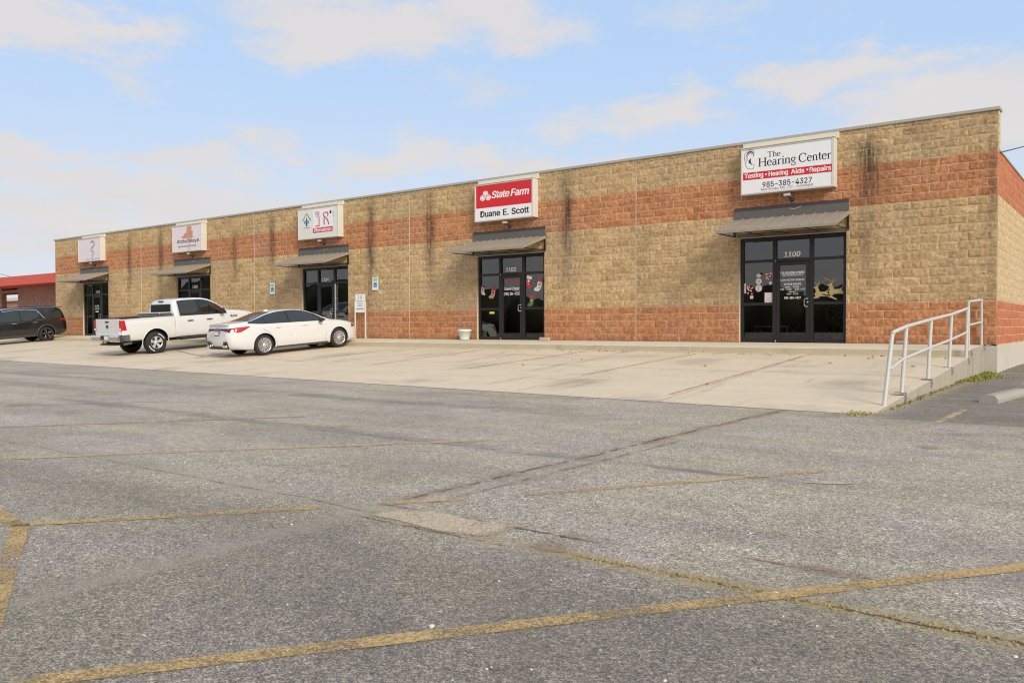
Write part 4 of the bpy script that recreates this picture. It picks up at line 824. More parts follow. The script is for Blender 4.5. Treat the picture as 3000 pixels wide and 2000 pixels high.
for x, lab in ((.48, 'dark red chair behind the left glass of 1108'), (2.2, 'dark red chair behind the right glass of 1108')):
    t = thing('chair', lab, 'chair', (sx+x, .75, 0), group='red chairs inside 1108'); b = MB(); b.box(-.27, .27, -.25, .25, .38, .48, 0, .03); b.build('seat', M['redfelt'], t); b = MB(); b.box(-.27, .27, .20, .27, .48, .98, 0, .03); b.build('backrest', M['redfelt'], t)
    for p in (-.24, .24):
        for q in (-.22, .22): b = MB(); b.box(p-.015, p+.015, q-.015, q+.015, 0, .38); b.build('leg', M['bronze'], t)
# ---------------------------------------------------------------- handrail
t = thing('handrail', 'white painted pipe handrail along the ramp edge', 'handrail', (-.3, -9.28, -.77))
def L(y, z): return (0.0, y+9.28, z+.77)
posts = [((-9.28, -.80), (-8.76, .32)), ((-8.14, -.61), (-7.84, .42)), ((-6.15, -.50), (-5.90, .53)), ((-4.16, -.38), (-3.92, .64)), ((-2.20, -.26), (-2.06, .80)), ((-1.90, -.10), (-1.93, .955)), ((-.08, -.03), (-.13, 1.03))]
for a, c in posts: b = MB(); b.tube([L(*a), L(*c)], .030, 10); b.build('post', M['railpaint'], t)
b = MB(); b.tube([L(-8.76, .32), L(-8.70, .345), L(-7.84, .43), L(-5.90, .55), L(-3.92, .66), L(-2.06, .805)], .030, 10); b.tube([L(-1.93, .955), L(-.13, 1.03)], .030, 10); b.build('top_rail', M['railpaint'], t)
b = MB(); b.tube([L(-8.90, -.20), L(-8.06, -.075), L(-6.05, .05), L(-3.98, .17), L(-2.10, .30)], .024, 10); b.tube([L(-1.91, .45), L(-.10, .52)], .024, 10); b.build('mid_rail', M['railpaint'], t)
for (y, z), _ in posts[1:]: b = MB(); b.box(-.10, .055, y+9.28-.06, y+9.28+.06, z+.77+.01, z+.77+.022); b.box(.052, .066, y+9.28-.04, y+9.28+.04, z+.77-.12, z+.77+.02); b.tube([(.06, y+9.28, z+.77-.06), (.085, y+9.28, z+.77-.06)], .014, 6); b.build('base_bracket', M['steel'], t)
# ---------------------------------------------------------------- wheel stops
def wheel_stop(x, y, rz, lab):
    prof = [(-.13, 0), (-.13, .06), (-.09, .115), (-.05, .13), (.05, .13), (.09, .115), (.13, .06), (.13, 0)]; b = MB(); b.prism(prof, 'Y', 0, 1.83)
    o = b.build('wheel_stop', M['stop']); o.location = (x, y, asph(x, y)-.002); o.rotation_euler = (0, 0, R(rz)); return tag(o, lab, 'wheel stop', 'concrete wheel stops right of the ramp')
wheel_stop(.80, -7.55, -7, 'grey concrete wheel stop nearest the ramp, on dark asphalt'); wheel_stop(1.02, -5.15, -7, 'grey concrete wheel stop cut by the right edge of the photo')
# ---------------------------------------------------------------- weeds and leaves
def weeds(name, boxes, n, h, cols, seed, lab):
    rr = random.Random(seed); b = MB()
    for i in range(n):
        x, y = boxes(rr); z = asph(x, y) if x > -.25 or y < edgeY(x) else slab(x, y); a = rr.uniform(0, 6.28); hh = h*rr.uniform(.4, 1.2); le = rr.uniform(.2, .9)*hh; w = .006+.004*rr.random(); ca, sa = math.cos(a), math.sin(a)
        p0 = Vector((x, y, z-.005)); p1 = p0+Vector((ca*le*.4, sa*le*.4, hh*.7)); p2 = p0+Vector((ca*le, sa*le, hh)); q = Vector((-sa, ca, 0))*w
        b.add([p0-q, p0+q, p1+q*.8, p1-q*.8, p2], [(0, 1, 2, 3), (3, 2, 4)], rr.choice((0, 0, 1)))
    o = b.build(name, cols); return tag(o, lab, 'grass', kind='stuff')
M['weed'] = mat('yellow_green_grass', (.30, .29, .05), .8, var=.35, vscale=20); M['dryweed'] = mat('dry_grass', (.34, .25, .11), .9, var=.3, vscale=20); M['weedg'] = mat('green_grass', (.14, .18, .03), .8, var=.35, vscale=20)
weeds('grass', lambda r: ((lambda y: (-.24+abs(r.gauss(0, .5))*(.55 if y > -3.2 else .3)*max(.12, 1-abs(y+1.6)/2.6), y))(r.uniform(-3.9, .6))), 1900, .055, [M['weed'], M['weedg']], 11, 'yellow green grass at the foot of the building corner')
weeds('grass', lambda r: (-.24+abs(r.gauss(0, .05)), r.uniform(-9.3, -3.6)), 420, .045, [M['dryweed'], M['weedg']], 12, 'thin dry grass along the foot of the ramp wall')
weeds('grass', lambda r: (r.gauss(-.42, .13), r.gauss(-10.12, .10)), 150, .035, [M['weed'], M['dryweed']], 13, 'small tuft of weeds at the front corner of the concrete apron')
weeds('grass', lambda r: (r.uniform(.25, 2.6), -18.31+r.gauss(0, .028)), 520, .014, [M['dryweed'], M['dryweed']], 14, 'yellow grass growing along a crack in the asphalt')
weeds('grass', lambda r: ((lambda s: (-1.42+.06*math.sin(s*2.1)+r.gauss(0, .03), s))(r.uniform(-14.4, -10.6))), 300, .012, [M['dryweed'], M['dryweed']], 15, 'dry grass growing in the crack that runs to the apron')
def leaves(n, seed):
    rr = random.Random(seed); b = MB()
    for i in range(n):
        x = rr.uniform(-12, -.6); y = -2.12-abs(rr.gauss(0, .35)) if rr.random() < .8 else rr.uniform(-8, -2.3); z = slab(x, y)+.012; a = rr.uniform(0, 6.28); s = rr.uniform(.02, .05)
        u = Vector((math.cos(a), math.sin(a), rr.uniform(-.2, .5)))*s; v = Vector((-math.sin(a), math.cos(a), rr.uniform(-.2, .5)))*s*.5; c = Vector((x, y, z))
        b.add([c-u, c+v, c+u, c-v], [(0, 1, 2, 3)])
    return tag(b.build('dead_leaves', mat('dead_leaf', (.14, .08, .04), .9, var=.3)), 'brown dead leaves blown along the kerb', 'leaves', kind='stuff')
leaves(70, 4)
def pebbles(n, seed):
    rr = random.Random(seed); b = MB()
    for i in range(n):
        if i == 0: x, y, s = .364, -19.532, .014
        else: x, y, s = rr.uniform(-9, 3.2), rr.uniform(-20.4, -11), rr.uniform(.004, .008)
        c = Vector((x, y, asph(x, y)+s*.4)); bm = bmesh.new(); bmesh.ops.create_icosphere(bm, subdivisions=1, radius=s)
        b.add([c+Vector((v.co.x*(1+rr.uniform(-.3, .5)), v.co.y*(1+rr.uniform(-.3, .3)), v.co.z*.7)) for v in bm.verts], [[v.index for v in f.verts] for f in bm.faces]); bm.free()
    return tag(b.build('loose_pebbles', mat('white_pebble', (.62, .58, .52), .8, var=.15)), 'loose pale pebbles scattered over the asphalt', 'pebbles', kind='stuff')
pebbles(420, 9)
# ---------------------------------------------------------------- neighbouring building with the red roof
nb = thing('brick_building', 'low brick building with a red metal fascia beyond the shop row', 'building', (-47.2, 0, 0)); b = MB(); ox = 47.2
b.prism([(-.10, 3.02), (-.10, 3.04), (.42, 3.64), (6, 3.64), (6, 3.0), (1.5, 3.0)], 'X', -32, .18); b.build('roof', mat('red_metal_roof', (.46, .085, .06), .8, 0, .15, var=.05), nb)
def brick_mat():
    m = D.materials.new('red_brick'); m.use_nodes = True; N = NT(m.node_tree); bb = N.n['Principled BSDF']; bb.inputs['Roughness'].default_value = .9
    g = N.new('ShaderNodeNewGeometry').outputs['Position']; x, y, z = N.sep(g); br = N.new('ShaderNodeTexBrick'); N.put(br.inputs['Vector'], N.comb(N.m('ADD', x, y), z, 0)); br.inputs['Scale'].default_value = 1.0; br.inputs['Brick Width'].default_value = .21; br.inputs['Row Height'].default_value = .075; br.inputs['Mortar Size'].default_value = .008
    br.inputs['Color1'].default_value = (.46, .20, .14, 1); br.inputs['Color2'].default_value = (.28, .14, .11, 1); br.inputs['Mortar'].default_value = (.34, .28, .24, 1); N.put(bb.inputs['Base Color'], br.outputs[0]); return m
M['brick'] = brick_mat(); b = MB(); b.box(-8.5, .19, 1.5, 1.8, -.3, 3.0); b.box(-34, -11.0, 1.5, 1.8, -.3, 3.0); b.box(-11.0, -8.5, 1.5, 1.8, 2.93, 3.0)
for i in range(9): b.lathe([(0, .0), (.2, .0), (.2, .3), (0, .3)], 12, 'Y', (-10.85+i*.27, 1.5, 2.95))
b.build('wall', M['brick'], nb)
b = MB(); b.box(-84-8, -84+8, 14, 20, -.5, 3.30, 0, .05); b2 = b; t = thing('outbuilding', 'plain brown outbuilding seen through the gap in the brick wall', 'building', (-84, 14, -.5)); b = MB(); b.box(-8, 8, 0, 6, 0, 3.6); b.build('wall', mat('brown_render', (.40, .22, .13), .9, var=.06), t); b = MB(); b.box(-8.2, 8.2, -.3, 6.2, 3.6, 3.9); b.build('roof_edge', M['cream'], t)
# ---------------------------------------------------------------- wires, bare tree, far trees behind the viewer
def sag(a, c, s, n=14): a, c = Vector(a), Vector(c); return [a.lerp(c, i/n)-Vector((0, 0, s*4*(i/n)*(1-i/n))) for i in range(n+1)]
b = MB(); b.tube(sag((.02, .15, 4.44), (.3, 32, 11.0), .05), .014, 5); tag(b.build('power_line', M['wire']), 'power line rising from the right corner of the building', 'cable')
b = MB(); b.tube(sag((-47.1, 3, 4.1), (-80, 6, 4.5), .35), .016, 5); tag(b.build('power_line', M['wire']), 'thin cable running above the red roof', 'cable')
b = MB(); b.tube(sag((-62, 5, 3.75), (-80, 3, 7.2), .1), .016, 5); tag(b.build('power_line', M['wire']), 'thin cable slanting down to the red roof at the left edge', 'cable')
def bare_tree(x, y, h, seed, lab):
    rr = random.Random(seed); t = thing('bare_tree', lab, 'tree', (x, y, -.5)); tr = MB(); cr = MB()
    def grow(p, d, l, r, lev):
        q = p+d*l; m = p.lerp(q, .5)+Vector((rr.gauss(0, l*.06), rr.gauss(0, l*.06), 0)); (tr if lev == 0 else cr).tube([p, m, q], [r, r*.85, r*.65], 6)
        if lev < 5:
            for i in range(3 if lev else 4): e = (d+Vector((rr.gauss(0, .55), rr.gauss(0, .55), rr.gauss(.1, .3)))).normalized(); grow(p.lerp(q, rr.uniform(.55, 1.0)), e, l*rr.uniform(.55, .8), r*.55, lev+1)
    grow(Vector((0, 0, 0)), Vector((0, 0, 1)), h*.36, h*.02, 0); m = mat('grey_bark', (.10, .08, .07), .9, var=.2); tr.build('trunk', m, t); cr.build('branches', m, t)
bare_tree(-99.5, 11.5, 12.5, 21, 'bare tree reaching in from the left edge')
M['farleaf'] = mat('far_foliage', (.035, .045, .02), .9, var=.4, vscale=.5)
b = MB(); rr = random.Random(8)
for i in range(340):
    a = R(rr.uniform(182, 358)); rad = rr.uniform(120, 150); x, y = rad*math.cos(a), -20+rad*math.sin(a)
    if y > -20 and abs(x) < 110: continue
    h = rr.uniform(5, 10); bm = bmesh.new(); bmesh.ops.create_icosphere(bm, subdivisions=2, radius=1)
    b.add([(x+v.co.x*5*(1+noise.noise(v.co*2+Vector((i, 0, 0)))*.5), y+v.co.y*5, -1+(v.co.z+1)*h/2*(1+noise.noise(v.co*3+Vector((0, i, 0)))*.4)) for v in bm.verts], [[v.index for v in f.verts] for f in bm.faces], 0, True); bm.free()
tag(b.build('far_wood', M['farleaf']), 'dark belt of far trees mirrored in the shop glass', 'woodland', kind='stuff')
# ---------------------------------------------------------------- vehicles (local axes: x forward, y left, z up, origin on the ground under the rear axle)
def interp(tab, x):
    """smooth monotone-ish interpolation through (x, v) pairs"""
    n = len(tab)
    if x <= tab[0][0]: return tab[0][1]
    if x >= tab[-1][0]: return tab[-1][1]
    for i in range(n-1):
        x0, v0 = tab[i]; x1, v1 = tab[i+1]
        if x0 <= x <= x1:
            def sl(j):
                if j <= 0 or j >= n-1: return (tab[min(j+1, n-1)][1]-tab[max(j-1, 0)][1])/(tab[min(j+1, n-1)][0]-tab[max(j-1, 0)][0])
                a = (tab[j][1]-tab[j-1][1])/(tab[j][0]-tab[j-1][0]); c = (tab[j+1][1]-tab[j][1])/(tab[j+1][0]-tab[j][0])
                return 0 if a*c <= 0 else 2*a*c/(a+c)
            h = x1-x0; t = (x-x0)/h; m0, m1 = sl(i)*h, sl(i+1)*h
            return (2*t**3-3*t**2+1)*v0+(t**3-2*t**2+t)*m0+(-2*t**3+3*t**2)*v1+(t**3-t**2)*m1
class Body:
    def __init__(s, top, belt, w, bot, tumble, roofw, crown=.045, bulge=.035): s.top, s.belt, s.w, s.bot, s.tumble, s.roofw, s.crown, s.bulge = top, belt, w, bot, tumble, roofw, crown, bulge
    def sec(s, x):
        zt, w, zb = interp(s.top, x), interp(s.w, x), interp(s.bot, x); zs = min(interp(s.belt, x), zt-.035); wr = interp(s.roofw, x)*w
        g = zt-zs; ze = zt-min(s.crown, g*.45); bl = s.bulge*min(1, w/.8)
        H = zs-zb
        pts = [(0, zb), (w*.80, zb), (w*.955, zb+.035), (w+bl*.45, zb+H*.16), (w+bl, zb+H*.42), (w+bl*1.0, zb+H*.66), (w+bl*.75, zb+H*.86), (w+bl*.15, zs-.012), (w-.03*min(1, g/.1), zs+.012*min(1, g/.1))]
        for t in (.25, .5, .75): pts.append((w-.03+(wr-w+.03)*t+.018*math.sin(math.pi*t)*min(1, g/.3), zs+(ze-zs)*t))
        pts += [(wr, ze), (wr-.045, ze+(zt-ze)*.45), (wr*.72, zt-.3*(zt-ze)), (wr*.38, zt-.08*(zt-ze)), (0, zt)]
        return pts
    def y(s, x, z):
        p = s.sec(x)[2:13]
        for (y0, z0), (y1, z1) in zip(p[:-1], p[1:]):
            if z0 <= z <= z1: return y0+(y1-y0)*(z-z0)/max(1e-6, z1-z0)
        return p[-1][0] if z > p[-1][1] else p[0][0]
    def z(s, x, y):
        p = s.sec(x)[8:]
        for (y0, z0), (y1, z1) in zip(p[:-1], p[1:]):
            if y1 <= y <= y0: return z0+(z1-z0)*(y0-y)/max(1e-6, y0-y1)
        return p[-1][1]
    def mesh(s, xs, lean=None):
        b = MB(); P = []
        for x in xs:
            q = s.sec(x); row = [(x, -y, z) for y, z in q]+[(x, y, z) for y, z in q[-2:0:-1]]
            if lean: row = [(a+lean(a, c), bb, c) for a, bb, c in row]
            P.append(row+[row[0]])
        m = len(P[0])-1; V = [p for r in P for p in r[:-1]]; F = []
        for i in range(len(P)-1):
            for j in range(m): F.append((i*m+j, i*m+(j+1) % m, (i+1)*m+(j+1) % m, (i+1)*m+j))
        F.append(tuple(range(m))); F.append(tuple(range((len(P)-1)*m, len(P)*m))[::-1]); b.add(V, F, 0, True); return b
def cut(o, cyl, mats):
    """bake wheel wells into the body"""
    c = MB()
    for x, z, r, y0, y1 in cyl: c.lathe([(0, y0), (r, y0), (r, y1), (0, y1)], 40, 'Y', (x, 0, z), 1)
    co = c.build('well_cutter', mats); md = o.modifiers.new('wells', 'BOOLEAN'); md.operation = 'DIFFERENCE'; md.object = co; md.solver = 'EXACT'
    bpy.context.view_layer.update(); me = D.meshes.new_from_object(o.evaluated_get(bpy.context.evaluated_depsgraph_get())); o.modifiers.clear(); old = o.data; me.name = old.name; o.data = me
    D.objects.remove(co); me.polygons.foreach_set('use_smooth', [True]*len(me.polygons)); me.set_sharp_from_angle(angle=R(38)); me.update()
def panel(b, body, cols, side, off=.006, mi=0, rows=5):
    """surface panel on the body side; cols = [(x, z0, z1)]"""
    b.grid([[(x, side*(body.y(x, z0+(z1-z0)*k/rows)+off), z0+(z1-z0)*k/rows) for k in range(rows+1)] for x, z0, z1 in cols], mi)
def seam(b, body, pts, side, r=.005): b.tube([(x, side*(body.y(x, z)+.001), z) for x, z in pts], r, 5)
def lerp_tab(tab, x): return interp(tab, x)
def cols(x0, x1, lo, hi, n=16): return [(x0+(x1-x0)*i/n, interp(lo, x0+(x1-x0)*i/n), interp(hi, x0+(x1-x0)*i/n)) for i in range(n+1)]
def wheel(parent, x, y, r, w, side, rimr, style, group=None, steer=0):
    ro = D.objects.new('wheel', None); mb = MB(); hw = w/2; y0 = 0
    prof = [(rimr*.97, -hw*.9), (rimr+.01, -hw), (r*.90, -hw), (r*.975, -hw*.80), (r, -hw*.55), (r, hw*.55), (r*.975, hw*.80), (r*.90, hw), (rimr+.01, hw), (rimr*.97, hw*.9)]
    mb.lathe(prof, 48, 'Y', (0, 0, 0))
    for k in range(60):                                               # tread blocks
        a = 2*math.pi*k/60; c, s_ = math.cos(a), math.sin(a)
        if style == 'truck':
            for yy in (-.55, 0, .55): mb.tube([(c*r*.995, yy*hw-.02, s_*r*.995), (c*r*.995, yy*hw+.05, s_*r*.995)], .009, 4)
    wo = mb.build('wheel', M['tyre'], parent); wo.location = (x, y, r); wo.rotation_euler = (0, 0, steer)
    f = side*hw*.72; rb = MB(); rb.lathe([(rimr*.99, side*hw*.95), (rimr*.95, side*hw*.98), (rimr*.93, side*hw*.7), (rimr*.92, side*hw*.5)], 40, 'Y'); sp = MB()
    def spoke(a, r0, r1, w0, w1, d0, d1):
        c, s_ = math.cos(a), math.sin(a); t = (-s_, c); P = []
        for rr, ww, dd in ((r0, w0, d0), (r1, w1, d1)):
            for sg in (-1, 1): P += [(c*rr+t[0]*ww*sg, side*dd, s_*rr+t[1]*ww*sg), (c*rr+t[0]*ww*sg*1.2, side*(dd-.03), s_*rr+t[1]*ww*sg*1.2)]
        rb.add(P, [(0, 2, 6, 4), (0, 4, 5, 1), (2, 3, 7, 6), (1, 5, 7, 3), (0, 1, 3, 2), (4, 6, 7, 5)])
    if style == 'fine':
        for k in range(10):
            for q in (-.11, .11): spoke(2*math.pi*k/10+q*1.25, rimr*.20, rimr*.94, .0055, .0085, hw*.80, hw*.93)
            spoke(2*math.pi*(k+.5)/10, rimr*.42, rimr*.94, .003, .006, hw*.74, hw*.90)
    elif style == 'truck':
        for k in range(5): spoke(2*math.pi*k/5+math.pi/2, rimr*.16, rimr*.95, .030, .058, hw*.62, hw*.86)
    else:
        for k in range(5):
            for q in (-.2, .2): spoke(2*math.pi*k/5+q, rimr*.2, rimr*.95, .018, .022, hw*.66, hw*.88)
    rb.lathe([(0, side*hw*.84), (rimr*.17, side*hw*.82), (rimr*.24, side*hw*.70), (rimr*.26, side*hw*.4)], 20, 'Y')
    rb.build('rim', M['dark_alloy'] if style == 'dark' else M['alloy'], wo)
    bb = MB(); bb.lathe([(0, -side*hw*.20), (rimr*.92, -side*hw*.25), (rimr*.93, side*hw*.5)], 30, 'Y'); bb.build('brake_disc', M['ink'], wo)
    if style == 'dark':
        b3 = MB()
        for k in range(5):
            a = 2*math.pi*k/5+.2; c, s_ = math.cos(a), math.sin(a); b3.tube([(c*rimr*.3, side*(hw*.72+.004), s_*rimr*.3), (c*rimr*.9, side*(hw*.89+.004), s_*rimr*.9)], .008, 5)
        b3.build('bright_spoke_edge', M['alloy'], wo)
    if style == 'truck':                                              # raised white lettering on the sidewall, reduced to arcs of letters
        b4 = MB()
        for a0, n in ((25, 9), (200, 9)):
            for i in range(n):
                a = R(a0+i*6.2); rr = (rimr+r)/2; c, s_ = math.cos(a), math.sin(a); t = (-s_, c); b4.add([(c*(rr+u)+t[0]*v, side*(hw+.0022), s_*(rr+u)+t[1]*v) for u, v in ((-.018, -.011), (-.018, .010), (.018, .010), (.018, -.011))], [(0, 1, 2, 3)])
        b4.build('tyre_lettering', M['white'], wo)
    return wo
def place(t, x, y, head, slope=0.0):
    t.location = (x, y, slab(x, y)); hv = Vector((math.cos(R(head)), math.sin(R(head)))); p = (slab(x+hv.x, y+hv.y)-slab(x-hv.x, y-hv.y))/2
    t.rotation_euler = (0, -math.atan(p), R(head))

# ======== white saloon
def saloon():
    t = thing('saloon_car', 'white four door saloon parked nose to the kerb with its tail to the viewer', 'car')
    top = [(-1.12, .78), (-1.08, 1.055), (-1.0, 1.095), (-.75, 1.115), (-.42, 1.135), (-.2, 1.19), (.15, 1.305), (.5, 1.395), (.95, 1.438), (1.35, 1.435), (1.75, 1.375), (2.1, 1.25), (2.45, 1.09), (2.65, 1.02), (3.0, .975), (3.4, .89), (3.68, .79), (3.82, .66), (3.87, .5)]
    belt = [(-1.12, .72), (-1.0, .93), (-.5, .99), (.3, 1.0), (1.2, .985), (2.2, .955), (2.8, .93), (3.3, .85), (3.7, .70), (3.87, .42)]
    w = [(-1.12, .62), (-1.07, .735), (-.95, .81), (-.6, .865), (0, .89), (.8, .895), (1.8, .895), (2.6, .89), (3.1, .86), (3.5, .77), (3.75, .62), (3.87, .42)]
    bot = [(-1.12, .30), (-1.05, .27), (-.8, .24), (-.4, .20), (3.2, .18), (3.6, .20), (3.87, .27)]
    rw = [(-1.12, .90), (-.5, .84), (-.1, .74), (.5, .655), (1.3, .66), (2.0, .72), (2.6, .86), (3.87, .9)]
    B = Body(top, belt, w, bot, .3, rw); xs = [-1.12, -1.10, -1.07, -1.02, -.95]+[-.85+.1*i for i in range(44)]+[3.52, 3.60, 3.68, 3.75, 3.81, 3.85, 3.87]
    lean = lambda x, z: (-.07*math.exp(-((z-.62)/.18)**2) if x < -.9 else 0)*min(1, max(0, (-.9-x)/.15))
    o = B.mesh(xs, lean).build('body', [M['paintw'], M['blackplastic']], t); r = .337
    cut(o, [(0, r, .385, -1.2, -.60), (0, r, .385, .60, 1.2), (2.87, r, .385, -1.2, -.60), (2.87, r, .385, .60, 1.2)], [M['paintw'], M['blackplastic']])
    for x in (0, 2.87):
        for s in (-1, 1): wheel(t, x, s*.79, r, .225, s, .235, 'fine')
    lo = [(-.42, 1.075), (0, 1.035), (.5, 1.025), (2.3, .995)]; hi = [(-.42, 1.085), (-.1, 1.17), (.35, 1.30), (.8, 1.365), (1.25, 1.375), (1.6, 1.335), (1.95, 1.235), (2.28, 1.06), (2.36, 1.01)]
    for s in (-1, 1):
        for nm, a, c in (('quarter_window', -.40, .10), ('rear_side_window', .13, .93), ('front_side_window', 1.0, 2.33)):
            b = MB(); panel(b, B, cols(a, c, lo, hi), s, .007); b.build(nm, M['carglass'], t)
        b = MB(); panel(b, B, cols(-.46, 2.40, [(x, z-.018) for x, z in lo], [(x, z+.022) for x, z in hi], 30), s, .0035); b.build('window_trim', M['ink'], t)
        b = MB(); seam(b, B, [(.96, .30), (.96, .6), (.965, 1.0)], s); seam(b, B, [(2.28, .30), (2.33, .55), (2.33, .95)], s); seam(b, B, [(-.08, .99), (.0, .85), (.22, .68), (.40, .45), (.44, .30)], s); b.build('door_seam', M['greyplastic'], t)
        b = MB(); b.tube([(x, s*(B.y(x, z)-.002), z) for x, z in [(-.75, .88), (-.2, .905), (.6, .90), (1.6, .875), (2.6, .85), (3.3, .80)]], .008, 5); b.build('shoulder_crease', M['paintw'], t)
        for hx in (.42, 1.42): b = MB(); b.tube([(hx, s*(B.y(hx, .87)+.012), .87), (hx+.1, s*(B.y(hx, .87)+.028), .875), (hx+.2, s*(B.y(hx+.2, .87)+.012), .875)], .013, 6); b.build('door_handle', M['paintw'], t)
        b = MB(); b.tube([(2.12, s*.90, 1.0), (2.10, s*.99, 1.02)], .02, 6); b.box(2.03, 2.15, min(s*.97, s*1.10), max(s*.97, s*1.10), .94, 1.07, 0, .03); b.build('wing_mirror', M['blackplastic'], t)
        b = MB(); panel(b, B, [(3.46+.05*i, .66+.015*i, min(.80-.028*i, interp(top, 3.46+.05*i)-.05)) for i in range(7)], s, .008, 0, 3); b.build('headlight', M['carglass'], t)
        # tail lamp: pointed wedge wrapping onto the wing
        b = MB(); panel(b, B, [(-1.10, .86, .942), (-1.06, .835, .945), (-.98, .81, .955), (-.90, .80, .958), (-.80, .815, .965), (-.70, .85, .970), (-.58, .905, .975), (-.48, .955, .98)], s, .012, 0, 4); b.build('tail_lamp', M['tail'], t)
    # full-width lamp bar, boot lip, plate, badge marks, bumper insert, exhausts
    def tailx(y, z): 
        for i in range(60):
            x = -1.13+i*.006
            if abs(y) < B.y(x, z): return x+lean(x, z)
        return -1.0
    def rear(b, ys, z0f, z1f, off=.012, rows=3):
        b.grid([[(tailx(y, z0f(y)+(z1f(y)-z0f(y))*k/rows)-off, y, z0f(y)+(z1f(y)-z0f(y))*k/rows) for k in range(rows+1)] for y in ys])
    ys = [-.74+1.48*i/30 for i in range(31)]
    b = MB(); rear(b, ys, lambda y: .885-.075*max(0, (abs(y)-.42)/.3), lambda y: .94); b.build('lamp_bar', M['taildark'], t)
    b = MB(); b.tube([(tailx(y, 1.05)+.02, y, 1.075-.02*(y/.75)**2) for y in [-.72+1.44*i/14 for i in range(15)]], .022, 6); b.build('boot_lip', M['paintw'], t)
    b = MB(); xx = tailx(0, .80)-.02; b.box(xx, xx+.02, -.17, .17, .71, .86, 0, .004); p = b.build('plate_frame', M['blackplastic'], t); b = MB(); b.box(xx-.004, xx, -.15, .15, .74, .85); b.build('number_plate', M['lensclear'], p)
    b = MB()
    for i in range(6): b.box(tailx(0, .915)-.018, tailx(0, .915)-.013, -.20+i*.07, -.165+i*.07, .905, .925)
    b.build('badge_letters', M['chrome'], t)
    b = MB(); P = ell(0, 1.005, .055, .037, 18); b.tube([(tailx(0, 1.0)-.012, y, z) for y, z in P+[P[0]]], .006, 5); b.tube([(tailx(0, 1.0)-.012, y, z) for y, z in ell(0, 1.012, .02, .03, 12)], .005, 5); b.build('badge', M['chrome'], t)
    b = MB(); rear(b, [-.66+1.32*i/20 for i in range(21)], lambda y: .285, lambda y: .37+.16*max(0, min(1, (abs(y)-.34)/.12)), .016); b.build('bumper_insert', M['blackplastic'], t)
    for s in (-1, 1):
        b = MB(); x = tailx(s*.52, .39)-.02; b.tube([(x-.02, s*.52+q*.075, .375) for q in (-1, 1)], .045, 10); b.box(x-.03, x+.05, s*.52-.10, s*.52+.10, .335, .415, 0, .02); b.build('exhaust_tip', M['chrome'], t)
        b = MB(); x = tailx(s*.52, .47)-.018; b.box(x, x+.01, s*.52-.06, s*.52+.06, .465, .495); b.build('reflector', M['taildark'], t)
        b = MB(); b.grid([[(x, s*(B.y(x, .26)+.004), .26), (x, s*(B.y(x, .22)+.002), .205)] for x in [.42+.1*i for i in range(21)]]); b.build('sill_trim', M['greyplastic'], t)
    b = MB(); b.grid([[(x, y, B.z(x, abs(y))+.008) for y in [q*hw/6 for q in range(-6, 7)]] for x, hw in [(-.40, .62), (-.25, .60), (-.1, .58), (.1, .55), (.3, .525), (.46, .505)]]); b.build('rear_window', M['carglass'], t)
    b = MB(); b.grid([[(x, y, B.z(x, abs(y))+.008) for y in [q*hw/6 for q in range(-6, 7)]] for x, hw in [(1.72, .52), (1.95, .56), (2.2, .60), (2.45, .66), (2.55, .69)]]); b.build('windscreen', M['carglass'], t)
    b = MB(); b.box(-.18, .02, -.012, .012, 1.26, 1.40, 0, .01); o2 = MB(); o2.prism([(.50, 1.395), (.74, 1.42), (.62, 1.47)], 'Y', -.015, .015); o2.build('roof_fin', M['paintw'], t)
    return t
car = saloon(); place(car, -20.80, -5.40, 83.5)

